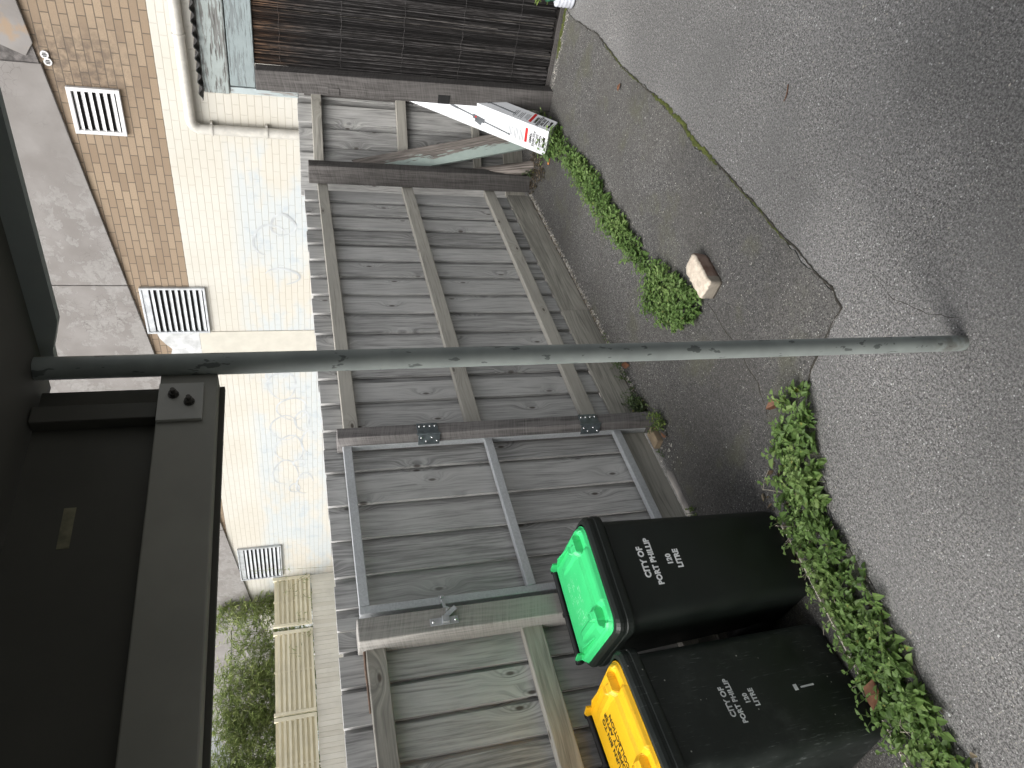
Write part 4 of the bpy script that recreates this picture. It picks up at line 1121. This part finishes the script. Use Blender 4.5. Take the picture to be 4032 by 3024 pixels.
strip1 = [(1.72, 1.68), (1.64, 1.65), (1.49, 1.76), (1.29, 1.905), (1.19, 1.94), (1.0, 1.95), (.86, 1.975), (.64, 2.01), (.40, 2.05), (0, 2.09), (0, 2.33), (.40, 2.30), (.86, 2.225), (1.14, 2.19), (1.36, 2.15), (1.50, 2.08), (1.60, 1.98), (1.68, 1.86)]
weeds(strip1, 640, (.012, .10), .040, 'leafy green weeds growing in the seam in front of the bins', dens=lambda x, y: 1.0)
strip2 = [(5.02, 2.03), (4.83, 1.97), (4.48, 1.985), (3.96, 1.91), (3.73, 1.955), (3.31, 1.945), (3.10, 1.975), (2.96, 1.92), (2.72, 1.86), (2.60, 1.84), (2.47, 1.82), (2.46, 1.95), (2.62, 2.13), (2.85, 2.16), (3.05, 2.06), (3.3, 2.075), (3.55, 2.12), (3.83, 2.11), (4.35, 2.11), (4.77, 2.14), (4.95, 2.11)]
weeds(strip2, 900, (.012, .09), .036, 'leafy green weeds in the seam between the leaning carton and the brick', dens=lambda x, y: 1.0)
weeds([(4.72, 2.0), (5.0, 2.0), (5.0, 2.16), (4.72, 2.18)], 60, (.08, .17), .05, 'leafy green weeds in the seam at the foot of the leaning carton')
weeds([(2.55, 2.64), (2.68, 2.64), (2.68, 2.72), (2.55, 2.72)], 26, (.04, .12), .026, 'rounded green weed tuft on the fence side of the hinge post', 'weeddull', stuff=False, name='weed_tuft')
weeds([(2.33, 2.545), (2.45, 2.545), (2.45, 2.61), (2.33, 2.62)], 22, (.04, .085), .019, 'pale lime weed tuft at the foot of the hinge post', 'weedpale', stuff=False, name='weed_tuft')
weeds([(3.28, 2.68), (2.38, 2.62), (2.38, 2.70), (2.2, 2.72)], 40, (.03, .08), .022, 'dull green weed tuft under the gate bottom', 'weeddull', stuff=False, name='weed_tuft')
weeds([(1.80, 2.69), (1.88, 2.69), (1.88, 2.725), (1.80, 2.725)], 10, (.02, .05), .016, 'tiny yellowish weed tuft beside the green bin under the gate', 'weedpale', stuff=False, name='weed_tuft')
weeds([(5.10, 2.01), (5.20, 2.01), (5.22, 2.14), (5.12, 2.10)], 12, (.08, .18), .05, 'broad-leaved weed tuft between the carton and the shed post', 'weeddull', stuff=False, name='weed_tuft')
weeds([(5.13, 2.50), (5.16, 2.50), (5.16, 2.54), (5.13, 2.54)], 5, (.05, .12), .03, 'small weed tuft by the dark corner post and log', 'weeddull', stuff=False, name='weed_tuft')
weeds([(3.16, 2.66), (3.3, 2.66), (3.3, 2.715), (3.16, 2.715)], 6, (.015, .035), .016, 'very small weed tuft at the plinth just right of the pole', 'weeddull', stuff=False, name='weed_tuft')
lm = MB()
for k in range(46): leaf(lm, (5.15 + U(-.06, .06), 1.155 + U(-.05, .06), .17 + U(0, .06)), (U(-1, 1), U(-.4, 1), U(-.2, .9)), U(.06, .11), U(.03, .05), U(.4, 1))
obj('leaves', lm, MT['weedpale'], pt)

m = MB(); m.tube([(1.372, 2.722, 1.721), (1.30, 2.728, 1.723), (1.23, 2.722, 1.722), (1.13, 2.730, 1.7215)], [.0055, .005, .0045, .004], 7, .5); tag(obj('twig', m, MT['twig']), 'straight brown twig lying along the top fence rail left of the latch post', 'twig')
# dry leaves, butt, litter, grit
def dry(x, y, L, a, label, z=.006):
    m = MB(); leaf(m, (x, y, z + .004), (math.cos(a), math.sin(a), .12), L, L * .55, .5, -.3, .35)
    tag(obj('dry_leaf', m, MT['dryleaf']), label, 'leaf', 'dry leaves on the ground')
dry(1.735, 1.80, .085, 1.2, 'curled brown dry leaf at the tip of the weeds near the steel pole')
dry(.72, 2.17, .10, 2.6, 'large brown dry leaf lying among the weeds under the yellow-lidded bin', .05)
dry(2.87, 2.60, .075, .7, 'brown dry leaf at the foot of the long paling fence, just left of the pole')
dry(4.02, 1.36, .05, 2.2, 'small pale brown leaf on the dark asphalt near the mossy joint')
dry(2.28, 2.60, .05, .2, 'small brown dry leaf under the gate by the pine offcut', .02)
m = MB(); m.tube([(4.865, 2.30, .012), (4.875, 2.255, .012)], .008, 10, .5); tag(obj('cigarette_butt', m, plain('orange_paper', (.55, .22, .07), .7)), 'orange cigarette butt on the asphalt by the foot of the carton', 'cigarette butt')
m = MB(); P = [(4.14 + .006 * math.sin(k), 1.39 + .03 * k / 6, .008) for k in range(7)]; m.tube([(2.53, .80 + .0, .004)] + [(2.53 - .02 * math.sin(t), .80 + .03 * t, .005) for t in (.5, 1., 1.5, 2.)], .0022, 5, .5); tag(obj('twig', m, MT['dryleaf']), 'tiny curved brown twig lying on the light asphalt', 'twig')
random.seed(77)
m = MB()
lit = [(5.12, 2.70), (4.99, 2.54), (4.88, 2.40), (5.02, 2.31), (5.25, 2.36), (5.3, 2.6)]
for k in range(420):
    for _ in range(20):
        p = (U(4.85, 5.3), U(2.3, 2.7))
        if inpoly(p, lit): break
    a = U(0, 6.28); leaf(m, (p[0], p[1], .008 + U(0, .012)), (math.cos(a), math.sin(a), U(-.1, .3)), U(.012, .04), U(.005, .014), R() ** 1.5, .0)
for k in range(520):
    x = U(2.55, 5.1); a = U(0, 6.28); leaf(m, (x, 2.715 - abs(random.gauss(0, .022)), .007 + U(0, .006)), (math.cos(a), math.sin(a), U(0, .3)), U(.006, .022), U(.003, .009), R(), 0)
for k in range(160):
    x = U(-.1, 1.6); a = U(0, 6.28); leaf(m, (x, 2.1 + (1.6 - x) * .06 + U(-.15, .12), .01), (math.cos(a), math.sin(a), U(0, .3)), U(.015, .05), U(.006, .02), R(), 0)
obj('leaf_litter', m, MT['litter'], kind='stuff')
m = MB()
def peb(x, y, z, r):
    q = [(1, 0, 0), (-1, 0, 0), (0, 1, 0), (0, -1, 0), (0, 0, 1), (0, 0, -.3)]
    sx, sy, sz = U(.6, 1.3), U(.6, 1.3), U(.5, .9)
    m.add([(x + r * c[0] * sx, y + r * c[1] * sy, z + r * c[2] * sz) for c in q], [(0, 2, 4), (2, 1, 4), (1, 3, 4), (3, 0, 4), (2, 0, 5), (1, 2, 5), (3, 1, 5), (0, 3, 5)], None, R())
for k in range(1500):
    x = U(2.55, 5.15); peb(x, 2.712 - abs(random.gauss(0, .02)), .006, U(.002, .0075))
for k in range(60): peb(U(2.1, 2.6), U(2.60, 2.72), .006, U(.002, .008))
for k in range(130): peb(U(.9, 5.0), U(1.3, 2.6), .006, U(.002, .0045))
for k in range(60): peb(U(.5, 5.0), U(-.5, 1.25), .001, U(.002, .005))
for k in range(220): peb(5.15 + U(-.04, .03), U(1.3, 1.84), .006, U(.002, .005))
obj('grit', m, MT['gravel'], kind='stuff')
m = MB()
for k in range(26):
    x = U(.3, 1.65); y = 2.15 + (1.6 - x) * .07 + U(-.12, .05); a = U(0, 6.28); L = U(.05, .14)
    m.tube([(x, y, .02), (x + math.cos(a) * L * .5, y + math.sin(a) * L * .5, U(.02, .09)), (x + math.cos(a) * L, y + math.sin(a) * L, U(.01, .06))], .0011, 4, .5, cap=False)
obj('dry_stem', m, MT['stem'], kind='stuff')

# ------------------------------------------------------------------ world, sun, camera
EL, ROT = math.radians(52), math.radians(-78)
w_ = bpy.data.worlds.new('World'); bpy.context.scene.world = w_; w_.use_nodes = True
nt = w_.node_tree; bg = nt.nodes['Background']
sky = nt.nodes.new('ShaderNodeTexSky'); sky.sky_type = 'NISHITA'; sky.sun_disc = False
sky.sun_elevation = EL; sky.sun_rotation = ROT; sky.air_density = 1.0; sky.dust_density = 6.0; sky.ozone_density = 0.4
hs_ = nt.nodes.new('ShaderNodeHueSaturation'); hs_.inputs['Saturation'].default_value = .2; nt.links.new(sky.outputs[0], hs_.inputs['Color']); nt.links.new(hs_.outputs[0], bg.inputs[0]); bg.inputs[1].default_value = .15
sd = bpy.data.lights.new('sun', 'SUN'); sd.energy = 1.3; sd.angle = math.radians(60); sd.color = (1, .99, .965)
so = bpy.data.objects.new('sun', sd); C.objects.link(so)
# direction towards the sun; sun_rotation in the sky turns clockwise from +Y
dirn = V((math.sin(ROT) * math.cos(EL), math.cos(ROT) * math.cos(EL), math.sin(EL)))
so.rotation_euler = dirn.to_track_quat('Z', 'Y').to_euler()

cam = bpy.data.cameras.new('camera'); co = bpy.data.objects.new('camera', cam); C.objects.link(co)
co.matrix_world = Matrix(((-0.241232, 0.678389, -0.693971, 0.0000), (-0.173201, -0.733704, -0.657023, 0.0000), (-0.954887, -0.038299, 0.294491, 1.9500), (0, 0, 0, 1)))
cam.sensor_fit = 'HORIZONTAL'; cam.sensor_width = 36; cam.lens = 36 * 1534 / 2212; cam.clip_start = .05; cam.clip_end = 500
sc = bpy.context.scene; sc.camera = co
sc.view_settings.view_transform = 'Standard'; sc.view_settings.look = 'None'; sc.view_settings.exposure = 0.80; sc.view_settings.gamma = 1
sc.cycles.max_bounces = 6; sc.cycles.use_denoising = True
sc.render.engine = 'CYCLES'
